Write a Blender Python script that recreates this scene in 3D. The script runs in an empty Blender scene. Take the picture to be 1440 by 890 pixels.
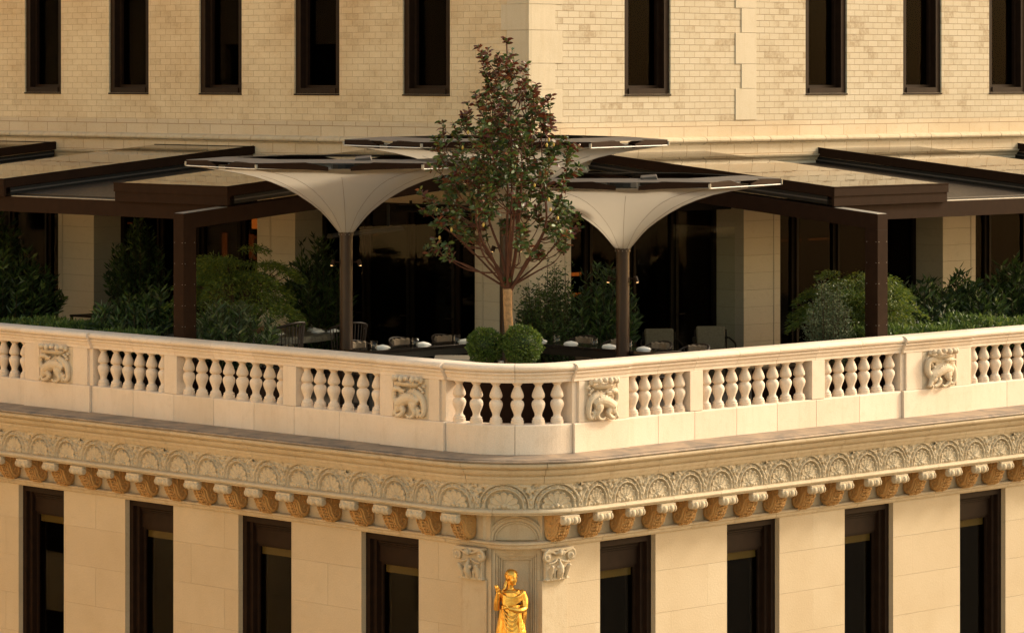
import bpy, bmesh, math, random
import numpy as np
from mathutils import Vector, Matrix, Quaternion
R_ = math.radians
random.seed(7); np.random.seed(7)
SC = bpy.context.scene
COL = SC.collection

# ------------------------------------------------------------------ camera
CX, CY, CZ = -35.0857, -35.6250, 5.39
cam = bpy.data.cameras.new('camera'); camo = bpy.data.objects.new('camera', cam); COL.objects.link(camo)
cam.sensor_width = 36.0; cam.lens = 4990/1440*36
cam.shift_y = -(445-107)/1440
cam.clip_start = 0.5; cam.clip_end = 3000
VD = Vector((0.7009, 0.7133, 0)).normalized()
camo.location = (CX, CY, CZ); camo.rotation_euler = (R_(90), 0, math.atan2(VD.y, VD.x)-R_(90))
SC.camera = camo
# ------------------------------------------------------------------ light
SUN = Vector((0.93, -0.33, 0)).normalized(); EL = R_(30)
w = bpy.data.worlds.new('World'); SC.world = w; w.use_nodes = True
nt = w.node_tree; bg = nt.nodes['Background']
sky = nt.nodes.new('ShaderNodeTexSky'); sky.sky_type = 'NISHITA'; sky.sun_disc = False
sky.sun_elevation = EL; sky.sun_rotation = math.atan2(SUN.x, SUN.y); sky.dust_density = 1.5; sky.air_density = 1.0; sky.ozone_density = 0.6
mul = nt.nodes.new('ShaderNodeMix'); mul.data_type = 'RGBA'; mul.blend_type = 'MULTIPLY'
mul.inputs[0].default_value = 1.0; mul.inputs[7].default_value = (1.0, 0.775, 0.50, 1)
nt.links.new(sky.outputs[0], mul.inputs[6]); nt.links.new(mul.outputs[2], bg.inputs[0]); bg.inputs[1].default_value = 0.15
sl = bpy.data.lights.new('sun', 'SUN'); sl.energy = 1.5; sl.angle = R_(10.0); sl.color = (1.0, 0.91, 0.70)
so = bpy.data.objects.new('sun', sl); COL.objects.link(so); so.location = (30, -20, 30)
sd = Vector((SUN.x*math.cos(EL), SUN.y*math.cos(EL), math.sin(EL)))
so.rotation_euler = sd.to_track_quat('Z', 'Y').to_euler()
SC.view_settings.view_transform = 'Standard'; SC.view_settings.look = 'None'
SC.view_settings.exposure = 1.74; SC.view_settings.gamma = 1.0; SC.view_settings.use_curve_mapping = False
SC.cycles.max_bounces = 8; SC.cycles.transparent_max_bounces = 16; SC.cycles.use_denoising = True

# ------------------------------------------------------------------ materials
class NT:
    def __init__(s, name):
        s.m = bpy.data.materials.new(name); s.m.use_nodes = True; s.t = s.m.node_tree
        s.b = s.t.nodes['Principled BSDF']; s.o = s.t.nodes['Material Output']
    def n(s, k, **kw):
        x = s.t.nodes.new('ShaderNode'+k)
        for a, b in kw.items(): setattr(x, a, b)
        return x
    def l(s, a, b): s.t.links.new(a, b)
    def pos(s, scale=(1, 1, 1)):
        g = s.n('NewGeometry'); mp = s.n('Mapping'); mp.inputs['Scale'].default_value = scale
        s.l(g.outputs['Position'], mp.inputs['Vector']); return mp.outputs[0]
    def noise(s, vec, sc, det=4, rough=0.55, dist=0):
        x = s.n('TexNoise'); x.inputs['Scale'].default_value = sc; x.inputs['Detail'].default_value = det
        x.inputs['Roughness'].default_value = rough; x.inputs['Distortion'].default_value = dist
        s.l(vec, x.inputs['Vector']); return x.outputs['Fac']
    def ramp(s, fac, stops):
        r = s.n('ValToRGB'); e = r.color_ramp.elements
        e[0].position = stops[0][0]; e[0].color = (*stops[0][1], 1); e[1].position = stops[-1][0]; e[1].color = (*stops[-1][1], 1)
        for p, c in stops[1:-1]:
            q = e.new(p); q.color = (*c, 1)
        s.l(fac, r.inputs[0]); return r.outputs[0]
    def mix(s, fac, a, b, mode='MIX'):
        x = s.n('Mix', data_type='RGBA', blend_type=mode)
        if isinstance(fac, float): x.inputs[0].default_value = fac
        else: s.l(fac, x.inputs[0])
        for i, v in ((6, a), (7, b)):
            if isinstance(v, tuple): x.inputs[i].default_value = (*v, 1)
            else: s.l(v, x.inputs[i])
        return x.outputs[2]
    def math(s, op, a, b=0.0):
        x = s.n('Math', operation=op)
        for i, v in ((0, a), (1, b)):
            if isinstance(v, (float, int)): x.inputs[i].default_value = v
            else: s.l(v, x.inputs[i])
        return x.outputs[0]
    def bump(s, h, dist, strength=1.0):
        x = s.n('Bump'); x.inputs['Distance'].default_value = dist; x.inputs['Strength'].default_value = strength
        s.l(h, x.inputs['Height']); s.l(x.outputs[0], s.b.inputs['Normal']); return x
    def col(s, c):
        if isinstance(c, tuple): s.b.inputs['Base Color'].default_value = (*c, 1)
        else: s.l(c, s.b.inputs['Base Color'])
    def set(s, **kw):
        for k, v in kw.items(): s.b.inputs[k.replace('_', ' ')].default_value = v

W01 = lambda a: (a, a, a)
def stone(name, c1, c2, cs, streak=0.35, blot=0.4, bumpd=0.003, rough=0.8, island=0.0):
    """c1/c2 base tones, cs stain tone"""
    n = NT(name); p = n.pos(); ps = n.pos((3, 3, 0.35))
    base = n.mix(n.ramp(n.noise(p, 0.9, 5), [(0.35, W01(0)), (0.65, W01(1))]), c1, c2)
    st = n.ramp(n.noise(ps, 2.6, 6, 0.65), [(0.5, W01(0)), (0.78, W01(1))])
    base = n.mix(n.math('MULTIPLY', st, streak), base, cs)
    bl = n.ramp(n.noise(p, 6.0, 6, 0.7, 0.4), [(0.52, W01(0)), (0.72, W01(1))])
    base = n.mix(n.math('MULTIPLY', bl, blot), base, cs)
    fine = n.noise(p, 70, 3)
    base = n.mix(0.25, base, n.ramp(fine, [(0.3, W01(0.55)), (0.7, W01(1.15))]), 'MULTIPLY')
    if island:
        g = n.n('NewGeometry')
        base = n.mix(1.0, base, n.ramp(g.outputs['Random Per Island'], [(0, (1-island, 1-island*1.1, 1-island*1.3)), (1, (1, 1, 1))]), 'MULTIPLY')
    n.col(base); n.set(Roughness=rough); n.b.inputs['Specular IOR Level'].default_value = 0.3
    n.bump(n.noise(p, 45, 5, 0.6), bumpd); return n.m

M = {}
M['cast'] = stone('cast_stone', (0.76, 0.635, 0.525), (0.71, 0.58, 0.465), (0.58, 0.45, 0.33), 0.40, 0.35, island=0.10)
M['terra'] = stone('terracotta_cream', (0.53, 0.43, 0.30), (0.49, 0.39, 0.265), (0.35, 0.235, 0.13), 0.45, 0.35, island=0.05)
M['frieze'] = stone('carved_terracotta', (0.53, 0.44, 0.315), (0.48, 0.39, 0.27), (0.33, 0.23, 0.14), 0.3, 0.3)
M['ochre'] = stone('bounce_tinted_terracotta', (0.50, 0.295, 0.115), (0.43, 0.24, 0.085), (0.27, 0.16, 0.075), 0.3, 0.45)  # ochre terracotta with the orange bounce from below put into its colour
M['lime'] = stone('limestone_panel', (0.52, 0.45, 0.35), (0.47, 0.40, 0.30), (0.38, 0.31, 0.22), 0.3, 0.3, island=0.05)
M['joint'] = stone('dark_joint', (0.22, 0.14, 0.08), (0.18, 0.11, 0.06), (0.12, 0.08, 0.05))

def ashlar(name, bw, rh, c1, c2, cm, ms=0.006, cs=(0.40, 0.29, 0.18), dirt=0.5, spot=0.0, ms_smooth=0.2):
    n = NT(name); uv = n.n('UVMap'); uv.uv_map = 'UVMap'
    # slight wobble so joints are not ruler straight
    p = n.pos(); wob = n.n('TexNoise'); wob.inputs['Scale'].default_value = 7; n.l(p, wob.inputs['Vector'])
    vm = n.n('VectorMath', operation='MULTIPLY_ADD'); n.l(wob.outputs['Color'], vm.inputs[0]); vm.inputs[1].default_value = (0.010, 0.006, 0); n.l(uv.outputs[0], vm.inputs[2])
    bt = n.n('TexBrick'); bt.offset = 0.5; bt.inputs['Scale'].default_value = 1.0
    bt.inputs['Brick Width'].default_value = bw; bt.inputs['Row Height'].default_value = rh
    bt.inputs['Mortar Size'].default_value = ms; bt.inputs['Mortar Smooth'].default_value = ms_smooth
    bt.inputs['Color1'].default_value = (*c1, 1); bt.inputs['Color2'].default_value = (*c2, 1); bt.inputs['Mortar'].default_value = (*cm, 1)
    n.l(vm.outputs[0], bt.inputs['Vector'])
    c = bt.outputs['Color']
    big = n.ramp(n.noise(p, 0.55, 5, 0.6), [(0.40, W01(0)), (0.68, W01(1))])
    c = n.mix(n.math('MULTIPLY', big, dirt), c, cs)
    sm = n.ramp(n.noise(n.pos((1, 1, 1.6)), 5, 6, 0.72, 0.6), [(0.53, W01(0)), (0.70, W01(1))])
    c = n.mix(n.math('MULTIPLY', sm, 0.38), c, cs)
    if spot:
        # individual discoloured blocks: second brick pattern with random tone, masked by a cloudy noise
        b2 = n.n('TexBrick'); b2.offset = 0.5; b2.inputs['Scale'].default_value = 1.0
        b2.inputs['Brick Width'].default_value = bw; b2.inputs['Row Height'].default_value = rh; b2.inputs['Mortar Size'].default_value = 0
        b2.inputs['Color1'].default_value = (0, 0, 0, 1); b2.inputs['Color2'].default_value = (1, 1, 1, 1); n.l(vm.outputs[0], b2.inputs['Vector'])
        mask = n.ramp(b2.outputs['Color'], [(0.55, W01(0)), (0.8, W01(1))])
        cl = n.ramp(n.noise(p, 1.1, 3), [(0.46, W01(0)), (0.58, W01(1))])
        gr = n.ramp(n.noise(p, 16, 5, 0.7), [(0.36, W01(0)), (0.6, W01(1))])
        f = n.math('MULTIPLY', n.math('MULTIPLY', mask, cl), n.math('MULTIPLY', gr, spot))
        c = n.mix(f, c, (0.27, 0.19, 0.11))
    c = n.mix(0.22, c, n.ramp(n.noise(p, 60, 3), [(0.3, W01(0.5)), (0.7, W01(1.2))]), 'MULTIPLY')
    n.col(c); n.set(Roughness=0.85); n.b.inputs['Specular IOR Level'].default_value = 0.2
    inv = n.math('SUBTRACT', 1.0, bt.outputs['Fac'])
    hh = n.math('ADD', inv, n.math('MULTIPLY', n.noise(p, 30, 4), 0.35)); n.bump(hh, 0.010, 0.9)
    return n.m
M['brick_l'] = ashlar('tower_block_left_lit', 0.30, 0.112, (0.68, 0.56, 0.385), (0.63, 0.51, 0.345), (0.47, 0.355, 0.235), 0.0035, (0.44, 0.29, 0.15), 0.55, 0.28)  # same stone as the right wall, lightened for reflected light on this side
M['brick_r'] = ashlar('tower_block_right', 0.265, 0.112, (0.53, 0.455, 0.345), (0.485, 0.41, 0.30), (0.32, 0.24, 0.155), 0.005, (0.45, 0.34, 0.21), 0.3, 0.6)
M['wall_low'] = ashlar('lower_ashlar', 1.6, 0.62, (0.55, 0.45, 0.32), (0.51, 0.405, 0.28), (0.50, 0.40, 0.275), 0.003, (0.47, 0.365, 0.24), 0.8, 0.0)

def plain(name, c, rough=0.5, metal=0.0, spec=0.5, noise=0.0, bumpd=0.0, sc=8):
    n = NT(name)
    if noise:
        p = n.pos(); n.col(n.mix(1.0, c, n.ramp(n.noise(p, sc, 5, 0.65), [(0.3, W01(1-noise)), (0.7, W01(1+noise*0.3))]), 'MULTIPLY'))
        n.l(n.math('ADD', n.math('MULTIPLY', n.noise(p, sc*2, 4), 0.25), rough-0.12), n.b.inputs['Roughness'])
        if bumpd: n.bump(n.noise(p, sc*6, 4), bumpd)
    else:
        n.col(c); n.set(Roughness=rough)
    n.set(Metallic=metal); n.b.inputs['Specular IOR Level'].default_value = spec; return n.m
M['brown'] = plain('bronze_brown_metal', (0.022, 0.0105, 0.006), 0.6, 0, 0.04, 0.25)
M['pole'] = plain('umbrella_pole_brown', (0.030, 0.0145, 0.0085), 0.36, 0, 0.28, 0.2)
M['winframe'] = plain('window_frame_brown', (0.021, 0.0105, 0.006), 0.55, 0, 0.1, 0.35)
M['black'] = plain('black_metal', (0.008, 0.007, 0.006), 0.5, 0, 0.2)
M['gutter'] = plain('pale_gutter_metal', (0.32, 0.29, 0.25), 0.45, 0.3, 0.5, 0.3)
M['greymetal'] = plain('grey_bronze_sheet', (0.055, 0.043, 0.036), 0.55, 0.0, 0.5, 0.15)
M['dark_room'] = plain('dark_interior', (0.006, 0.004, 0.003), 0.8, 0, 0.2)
M['roofpanel'] = plain('brown_roof_panel', (0.028, 0.018, 0.011), 0.42, 0, 0.25, 0.3)
M['blind'] = plain('olive_blind', (0.60, 0.48, 0.24), 0.7)
M['soil'] = plain('dark_soil', (0.02, 0.014, 0.009), 0.95, 0, 0.1, 0.4)
M['wood'] = plain('brown_wood', (0.16, 0.075, 0.035), 0.35, 0, 0.5, 0.35, 0.001, 6)
M['tabletop'] = plain('black_gloss_stone', (0.012, 0.010, 0.009), 0.12, 0, 0.6)
M['granite'] = plain('speckled_grey_stone', (0.16, 0.15, 0.12), 0.35, 0, 0.5, 0.75, 0.001, 22)
M['linen'] = plain('white_linen', (0.82, 0.80, 0.78), 0.7, 0, 0.3)
M['cushion'] = plain('taupe_cushion', (0.20, 0.15, 0.105), 0.9, 0, 0.2, 0.3, 0.002, 30)
M['cushion_l'] = plain('light_taupe_cushion', (0.27, 0.205, 0.145), 0.9, 0, 0.2, 0.25, 0.002, 30)
M['weave'] = plain('brown_weave', (0.026, 0.014, 0.009), 0.6, 0, 0.4, 0.3)
M['street'] = plain('street_asphalt', (0.20, 0.15, 0.095), 0.9, 0, 0.2, 0.3)
M['paving'] = plain('pale_paving', (0.38, 0.28, 0.18), 0.85, 0, 0.2, 0.2)
M['floor'] = plain('terrace_paving', (0.26, 0.21, 0.165), 0.6, 0, 0.3, 0.2)
M['grey_stone'] = plain('pale_coping', (0.46, 0.40, 0.32), 0.6, 0, 0.3, 0.15)
M['mullion'] = plain('door_mullion_brown', (0.013, 0.0075, 0.004), 0.6, 0, 0.08, 0.3)
M['bark'] = plain('tree_bark', (0.36, 0.22, 0.11), 0.9, 0, 0.2, 0.5, 0.004, 20)
M['twig'] = plain('red_brown_twig', (0.085, 0.034, 0.020), 0.8, 0, 0.2, 0.3)
M['stem'] = plain('dark_stem', (0.05, 0.035, 0.02), 0.9, 0, 0.2)
n = NT('lead_flashing'); p = n.pos()
n.col(n.mix(n.ramp(n.noise(p, 2.2, 6, 0.7, 0.5), [(0.38, W01(0)), (0.62, W01(1))]), (0.16, 0.125, 0.10), (0.33, 0.235, 0.16)))
n.set(Roughness=0.6); n.bump(n.noise(p, 25, 4), 0.004); M['lead'] = n.m
n = NT('gilding'); p = n.pos()
n.col(n.mix(n.ramp(n.noise(p, 14, 5, 0.6), [(0.4, W01(0)), (0.7, W01(1))]), (0.86, 0.50, 0.11), (0.62, 0.30, 0.045)))
n.set(Metallic=0.92, Roughness=0.30); n.bump(n.noise(p, 40, 4), 0.0025); M['gold'] = n.m
n = NT('canopy_fabric'); p = n.pos()
n.col(n.mix(n.noise(p, 1.5, 3), (0.43, 0.39, 0.335), (0.39, 0.355, 0.30))); n.set(Roughness=0.85); n.b.inputs['Specular IOR Level'].default_value = 0.1
wv = n.noise(n.pos((1, 1, 1)), 160, 2); n.bump(wv, 0.0008)
tr = n.n('BsdfTranslucent'); tr.inputs[0].default_value = (0.55, 0.49, 0.41, 1); mx = n.n('MixShader'); mx.inputs[0].default_value = 0.35
n.l(n.b.outputs[0], mx.inputs[1]); n.l(tr.outputs[0], mx.inputs[2]); n.l(mx.outputs[0], n.o.inputs[0]); M['fabric'] = n.m
def glassmat(name, tint, refl=1.0, ior=1.5, rough=0.01):
    n = NT(name); n.t.nodes.remove(n.b)
    t = n.n('BsdfTransparent'); t.inputs[0].default_value = (*tint, 1)
    g = n.n('BsdfGlossy'); g.inputs['Roughness'].default_value = rough; g.inputs[0].default_value = (refl, refl, refl, 1)
    lw = n.n('LayerWeight'); lw.inputs[0].default_value = 0.5; m = n.n('MixShader'); f0 = ((ior-1)/(ior+1))**2
    ge = n.n('NewGeometry'); fr_ = n.math('ADD', n.math('MULTIPLY', n.math('POWER', lw.outputs['Facing'], 5.0), 1-f0), f0)
    n.l(n.math('MULTIPLY', fr_, n.math('SUBTRACT', 1.0, ge.outputs['Backfacing'])), m.inputs[0]); n.l(t.outputs[0], m.inputs[1]); n.l(g.outputs[0], m.inputs[2]); n.l(m.outputs[0], n.o.inputs[0]); return n.m
M['pane'] = glassmat('window_glass', (0.60, 0.57, 0.48), 0.30)
M['doorglass'] = glassmat('door_glass', (0.55, 0.50, 0.42), 0.06)
M['clear'] = glassmat('drinking_glass', (0.90, 0.90, 0.88), 1.0, 1.45)
M['screen'] = glassmat('glass_screen', (0.93, 0.95, 0.92), 0.3, 1.4)
n = NT('roof_glass'); n.col((0.02, 0.018, 0.014)); n.set(Roughness=0.012, IOR=2.3); n.b.inputs['Specular IOR Level'].default_value = 0.5
gp = n.pos(); n.bump(n.noise(gp, 1.3, 2), 0.0012); M['roofglass'] = n.m
def emit(name, c, s):
    n = NT(name); n.col((0, 0, 0)); n.b.inputs['Emission Color'].default_value = (*c, 1); n.b.inputs['Emission Strength'].default_value = s; return n.m
M['amber'] = emit('amber_lamp_glow', (1.0, 0.26, 0.04), 0.20)
M['amber_dim'] = emit('amber_shelf_glow', (1.0, 0.22, 0.03), 0.03)
M['lens'] = emit('warm_lens', (1.0, 0.55, 0.2), 1.2)
def leafmat(name, stops, transl=0.3, rough=0.45):
    n = NT(name); g = n.n('NewGeometry'); c = n.ramp(g.outputs['Random Per Island'], stops)
    n.col(c); n.set(Roughness=rough); n.b.inputs['Specular IOR Level'].default_value = 0.35
    tr = n.n('BsdfTranslucent'); n.l(c, tr.inputs[0]); mx = n.n('MixShader'); mx.inputs[0].default_value = transl
    n.l(n.b.outputs[0], mx.inputs[1]); n.l(tr.outputs[0], mx.inputs[2]); n.l(mx.outputs[0], n.o.inputs[0]); return n.m
M['mag_g'] = leafmat('magnolia_green', [(0, (0.022, 0.042, 0.010)), (0.5, (0.045, 0.078, 0.016)), (0.8, (0.095, 0.135, 0.028)), (1, (0.12, 0.055, 0.020))], 0.2, 0.5)
M['mag_r'] = leafmat('magnolia_rust', [(0, (0.06, 0.014, 0.008)), (0.6, (0.11, 0.026, 0.013)), (1, (0.16, 0.06, 0.022))], 0.25, 0.4)
M['laurel'] = leafmat('laurel_green', [(0, (0.035, 0.065, 0.014)), (0.7, (0.06, 0.105, 0.022)), (1, (0.11, 0.15, 0.035))], 0.25)
M['laurel_l'] = leafmat('bright_hedge_green', [(0, (0.06, 0.10, 0.02)), (0.6, (0.11, 0.17, 0.03)), (1, (0.20, 0.24, 0.05))], 0.3)
M['maple'] = leafmat('maple_green', [(0, (0.055, 0.085, 0.010)), (0.6, (0.11, 0.145, 0.015)), (1, (0.18, 0.20, 0.028))], 0.35, 0.6)
M['box'] = leafmat('box_green', [(0, (0.03, 0.06, 0.010)), (0.6, (0.085, 0.14, 0.020)), (1, (0.17, 0.22, 0.038))], 0.3)
M['silver'] = leafmat('grey_green', [(0, (0.05, 0.075, 0.035)), (0.6, (0.10, 0.13, 0.065)), (1, (0.17, 0.19, 0.10))], 0.25)
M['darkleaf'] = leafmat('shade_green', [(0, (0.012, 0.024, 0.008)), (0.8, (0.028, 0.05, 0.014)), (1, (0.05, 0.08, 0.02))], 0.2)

# ------------------------------------------------------------------ mesh helpers
class MB:
    def __init__(s): s.v = []; s.f = []; s.m = []; s.uv = []
    def add(s, vs, fs, mi=0, uv=None):
        o = len(s.v); s.v += [tuple(map(float, q)) for q in vs]
        for f in fs: s.f.append(tuple(i+o for i in f)); s.m.append(mi)
        if uv is not None: s.uv += list(uv)
        return s
    def box(s, x0, x1, y0, y1, z0, z1, mi=0):
        x0, x1 = sorted((x0, x1)); y0, y1 = sorted((y0, y1)); z0, z1 = sorted((z0, z1))
        return s.add([(x0,y0,z0),(x1,y0,z0),(x1,y1,z0),(x0,y1,z0),(x0,y0,z1),(x1,y0,z1),(x1,y1,z1),(x0,y1,z1)],
              [(0,3,2,1),(4,5,6,7),(0,1,5,4),(1,2,6,5),(2,3,7,6),(3,0,4,7)], mi)
    def hexa(s, p, mi=0):   # 8 corners, bottom ring then top ring
        return s.add(p, [(0,3,2,1),(4,5,6,7),(0,1,5,4),(1,2,6,5),(2,3,7,6),(3,0,4,7)], mi)
    def fbox(s, F, u0, u1, n0, n1, z0, z1, mi=0):
        a = [F(u0,n0,z0),F(u1,n0,z0),F(u1,n1,z0),F(u0,n1,z0),F(u0,n0,z1),F(u1,n0,z1),F(u1,n1,z1),F(u0,n1,z1)]
        return s.hexa(a, mi)
    def tube(s, pts, rad, n=6, mi=0, cap=True):
        pts = [Vector(q) for q in pts]; k = len(pts)
        if not hasattr(rad, '__len__'): rad = [rad]*k
        if getattr(s, 'curvy', False) and k > 2:      # round off the polyline
            q2, r2 = [], []
            for i in range(k-1):
                p0, p1, p2, p3 = pts[max(i-1, 0)], pts[i], pts[i+1], pts[min(i+2, k-1)]
                for t in (0, 0.25, 0.5, 0.75):
                    q2.append(0.5*((2*p1)+(p2-p0)*t+(2*p0-5*p1+4*p2-p3)*t*t+(3*p1-p0-3*p2+p3)*t**3)); r2.append(rad[i]*(1-t)+rad[i+1]*t)
            q2.append(pts[-1]); r2.append(rad[-1]); pts, rad, k = q2, r2, len(q2)
        vs = []; prev = None
        for i, q in enumerate(pts):
            t = (pts[min(i+1, k-1)]-pts[max(i-1, 0)]); t = t.normalized() if t.length > 1e-9 else Vector((0, 0, 1))
            a = prev if prev is not None else (Vector((0, 0, 1)) if abs(t.z) < 0.9 else Vector((1, 0, 0)))
            a = (a-t*a.dot(t)); a = a.normalized() if a.length > 1e-6 else t.orthogonal().normalized(); prev = a; b = t.cross(a)
            for j in range(n):
                th = 2*math.pi*j/n; vs.append(q+(a*math.cos(th)+b*math.sin(th))*rad[i])
        fs = [(i*n+j, i*n+(j+1) % n, (i+1)*n+(j+1) % n, (i+1)*n+j) for i in range(k-1) for j in range(n)]
        if cap: fs += [tuple(range(n-1, -1, -1)), tuple((k-1)*n+j for j in range(n))]
        return s.add(vs, fs, mi)
    def lathe(s, prof, c=(0, 0, 0), n=16, mi=0, axis=None, cap=True):
        """prof: (r, h) along axis (default z)"""
        ax = Vector(axis).normalized() if axis is not None else Vector((0, 0, 1)); a = ax.orthogonal().normalized(); b = ax.cross(a); c = Vector(c)
        vs = []
        for r, h in prof:
            for j in range(n):
                th = 2*math.pi*j/n; vs.append(c+ax*h+(a*math.cos(th)+b*math.sin(th))*r)
        k = len(prof)
        fs = [(i*n+j, i*n+(j+1) % n, (i+1)*n+(j+1) % n, (i+1)*n+j) for i in range(k-1) for j in range(n)]
        if cap: fs += [tuple(range(n-1, -1, -1)), tuple((k-1)*n+j for j in range(n))]
        return s.add(vs, fs, mi)
    def ball(s, c, r, n=10, m=7, mi=0, rot=None):
        if not hasattr(r, '__len__'): r = (r, r, r)
        c = Vector(c); vs = []
        for i in range(m+1):
            ph = math.pi*i/m
            for j in range(n):
                th = 2*math.pi*j/n; q = Vector((r[0]*math.sin(ph)*math.cos(th), r[1]*math.sin(ph)*math.sin(th), r[2]*math.cos(ph)))
                if rot: q = rot @ q
                vs.append(c+q)
        fs = [(i*n+j, (i+1)*n+j, (i+1)*n+(j+1) % n, i*n+(j+1) % n) for i in range(m) for j in range(n)]
        return s.add(vs, fs, mi)
    def mesh(s, name, mats, origin=(0, 0, 0), smooth=False, fix=True, weld=False):
        o = Vector(origin); me = bpy.data.meshes.new(name)
        me.from_pydata([Vector(q)-o for q in s.v], [], s.f)
        for m in mats: me.materials.append(m)
        me.polygons.foreach_set('material_index', s.m)
        if s.uv:
            ul = me.uv_layers.new(name='UVMap'); li = np.empty(len(me.loops), dtype=np.int32); me.loops.foreach_get('vertex_index', li)
            ul.data.foreach_set('uv', np.array(s.uv, dtype=np.float32)[li].ravel())
        if fix or weld:
            bm = bmesh.new(); bm.from_mesh(me)
            if weld: bmesh.ops.remove_doubles(bm, verts=bm.verts, dist=1e-5)
            if fix: bmesh.ops.recalc_face_normals(bm, faces=bm.faces)
            bm.to_mesh(me); bm.free()
        me.validate()
        if smooth: me.polygons.foreach_set('use_smooth', [True]*len(me.polygons))
        me.update(); return me
    def build(s, name, mats, parent=None, smooth=False, fix=True, weld=False, bevel=0, origin=None):
        if not isinstance(mats, (list, tuple)): mats = [mats]
        org = Vector(origin) if origin is not None else Vector((0, 0, 0))
        pl = wloc(parent) if parent is not None else Vector((0, 0, 0))
        me = s.mesh(name, mats, org if (origin is not None) else (pl if parent is not None and not parent.get('_local') else (0, 0, 0)), smooth, fix, weld)
        ob = bpy.data.objects.new(name, me); COL.objects.link(ob)
        if parent is not None:
            ob.parent = parent
            if origin is not None: ob.location = org-pl
        elif origin is not None: ob.location = org
        if smooth == 'angle':
            me.shade_auto = True
        if bevel:
            b = ob.modifiers.new('bevel', 'BEVEL'); b.width = bevel; b.segments = 2; b.limit_method = 'ANGLE'; b.angle_limit = R_(50)
        return ob
def wloc(o):
    l = Vector((0, 0, 0))
    while o is not None: l += Vector(o.location); o = o.parent
    return l
def empty(name, loc, label, cat, group=None, rz=0, local=False):
    o = bpy.data.objects.new(name, None); COL.objects.link(o); o.location = loc; o.rotation_euler = (0, 0, rz); o.empty_display_size = 0.2
    o['label'] = label; o['category'] = cat
    if group: o['group'] = group
    if local: o['_local'] = 1
    return o
def tag(o, label, cat, group=None, kind=None):
    if kind: o['kind'] = kind
    if label: o['label'] = label
    if cat: o['category'] = cat
    if group: o['group'] = group
    return o
def copy_tree(o, parent=None):
    c = o.copy(); COL.objects.link(c)
    if parent is not None: c.parent = parent
    for ch in list(o.children): copy_tree(ch, c)
    return c
def edgesplit_smooth(ob, ang=35):
    me = ob.data; me.polygons.foreach_set('use_smooth', [True]*len(me.polygons))
    bm = bmesh.new(); bm.from_mesh(me)
    for e in bm.edges:
        if len(e.link_faces) == 2 and e.calc_face_angle(0) > R_(ang): e.smooth = False
    bm.to_mesh(me); bm.free(); return ob
def remeshed(mb, name, mats, voxel, smooth_it=2, origin=(0, 0, 0)):
    me = mb.mesh(name+'_src', mats, origin); ob = bpy.data.objects.new('tmp', me); COL.objects.link(ob)
    r = ob.modifiers.new('r', 'REMESH'); r.mode = 'VOXEL'; r.voxel_size = voxel
    if smooth_it:
        q = ob.modifiers.new('s', 'SMOOTH'); q.iterations = smooth_it; q.factor = 0.5
    dg = bpy.context.evaluated_depsgraph_get(); ev = ob.evaluated_get(dg); out = bpy.data.meshes.new_from_object(ev); out.name = name
    bpy.data.objects.remove(ob); bpy.data.meshes.remove(me)
    out.materials.clear()
    for m in mats: out.materials.append(m)
    out.polygons.foreach_set('use_smooth', [True]*len(out.polygons)); out.polygons.foreach_set('material_index', [0]*len(out.polygons)); return out
def link(me, name, parent=None, loc=(0, 0, 0), rz=0):
    ob = bpy.data.objects.new(name, me); COL.objects.link(ob); ob.parent = parent; ob.location = loc; ob.rotation_euler = (0, 0, rz); return ob

# frames: u along the wing, n outward from the wall, z up
FL = lambda u, n, z: (-n, u, z)
FR = lambda u, n, z: (u, -n, z)
TX, TY = 7.0, 6.8
TL = lambda u, n, z: (TX-n, u, z)
TR = lambda u, n, z: (u, TY-n, z)
# path round the corner: s<0 left wing, s>0 right wing
class Path:
    def __init__(s, R, tx=0.0, ty=0.0): s.R = R; s.tx = tx; s.ty = ty; s.h = R*math.pi/4
    def at(s, t, out, z):
        R = s.R
        if t < -s.h: return (s.tx-out, s.ty+R+(-t-s.h), z)
        if t > s.h: return (s.tx+R+(t-s.h), s.ty-out, z)
        a = math.pi/4+(t/R if R > 0 else 0); r = R+out
        return (s.tx+R-r*math.cos(a), s.ty+R-r*math.sin(a), z)
    def sl(s, y): return -(y-s.ty-s.R)-s.h      # s for a y on the left leg
    def sr(s, x): return (x-s.tx-s.R)+s.h
    def samples(s, a, b, d=0.07):
        r = [a]; lo = max(a, -s.h); hi = min(b, s.h)
        if hi > lo:
            k = max(2, int((hi-lo)/d)+1)
            for i in range(k+1):
                q = lo+(hi-lo)*i/k
                if a+1e-6 < q < b-1e-6: r.append(q)
        r.append(b); return r
    def sweep(s, mb, a, b, prof, mi=0, d=0.07):
        ss = s.samples(a, b, d); n = len(prof); vs = [s.at(t, o, z) for t in ss for o, z in prof]
        fs = [(i*n+j, i*n+(j+1) % n, (i+1)*n+(j+1) % n, (i+1)*n+j) for i in range(len(ss)-1) for j in range(n)]
        fs += [tuple(range(n)), tuple((len(ss)-1)*n+j for j in range(n-1, -1, -1))]
        mb.add(vs, fs, mi)
P = Path(1.15)
SE_L, SE_R = P.sl(17.0), P.sr(17.0)
def cuts(points, gap=0.007):
    pts = sorted(points); return [(a+gap/2, b-gap/2) for a, b in zip(pts[:-1], pts[1:])]
M['lime_c'] = ashlar('limestone_courses', 9.0, 0.31, (0.60, 0.52, 0.40), (0.56, 0.48, 0.365), (0.36, 0.30, 0.22), 0.003, (0.42, 0.345, 0.25), 0.3, 0.0)
M['band_l'] = ashlar('string_course_ashlar', 0.62, 0.5, (0.58, 0.48, 0.35), (0.54, 0.44, 0.315), (0.33, 0.22, 0.13), 0.006, (0.42, 0.29, 0.16), 0.4, 0.0)

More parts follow.
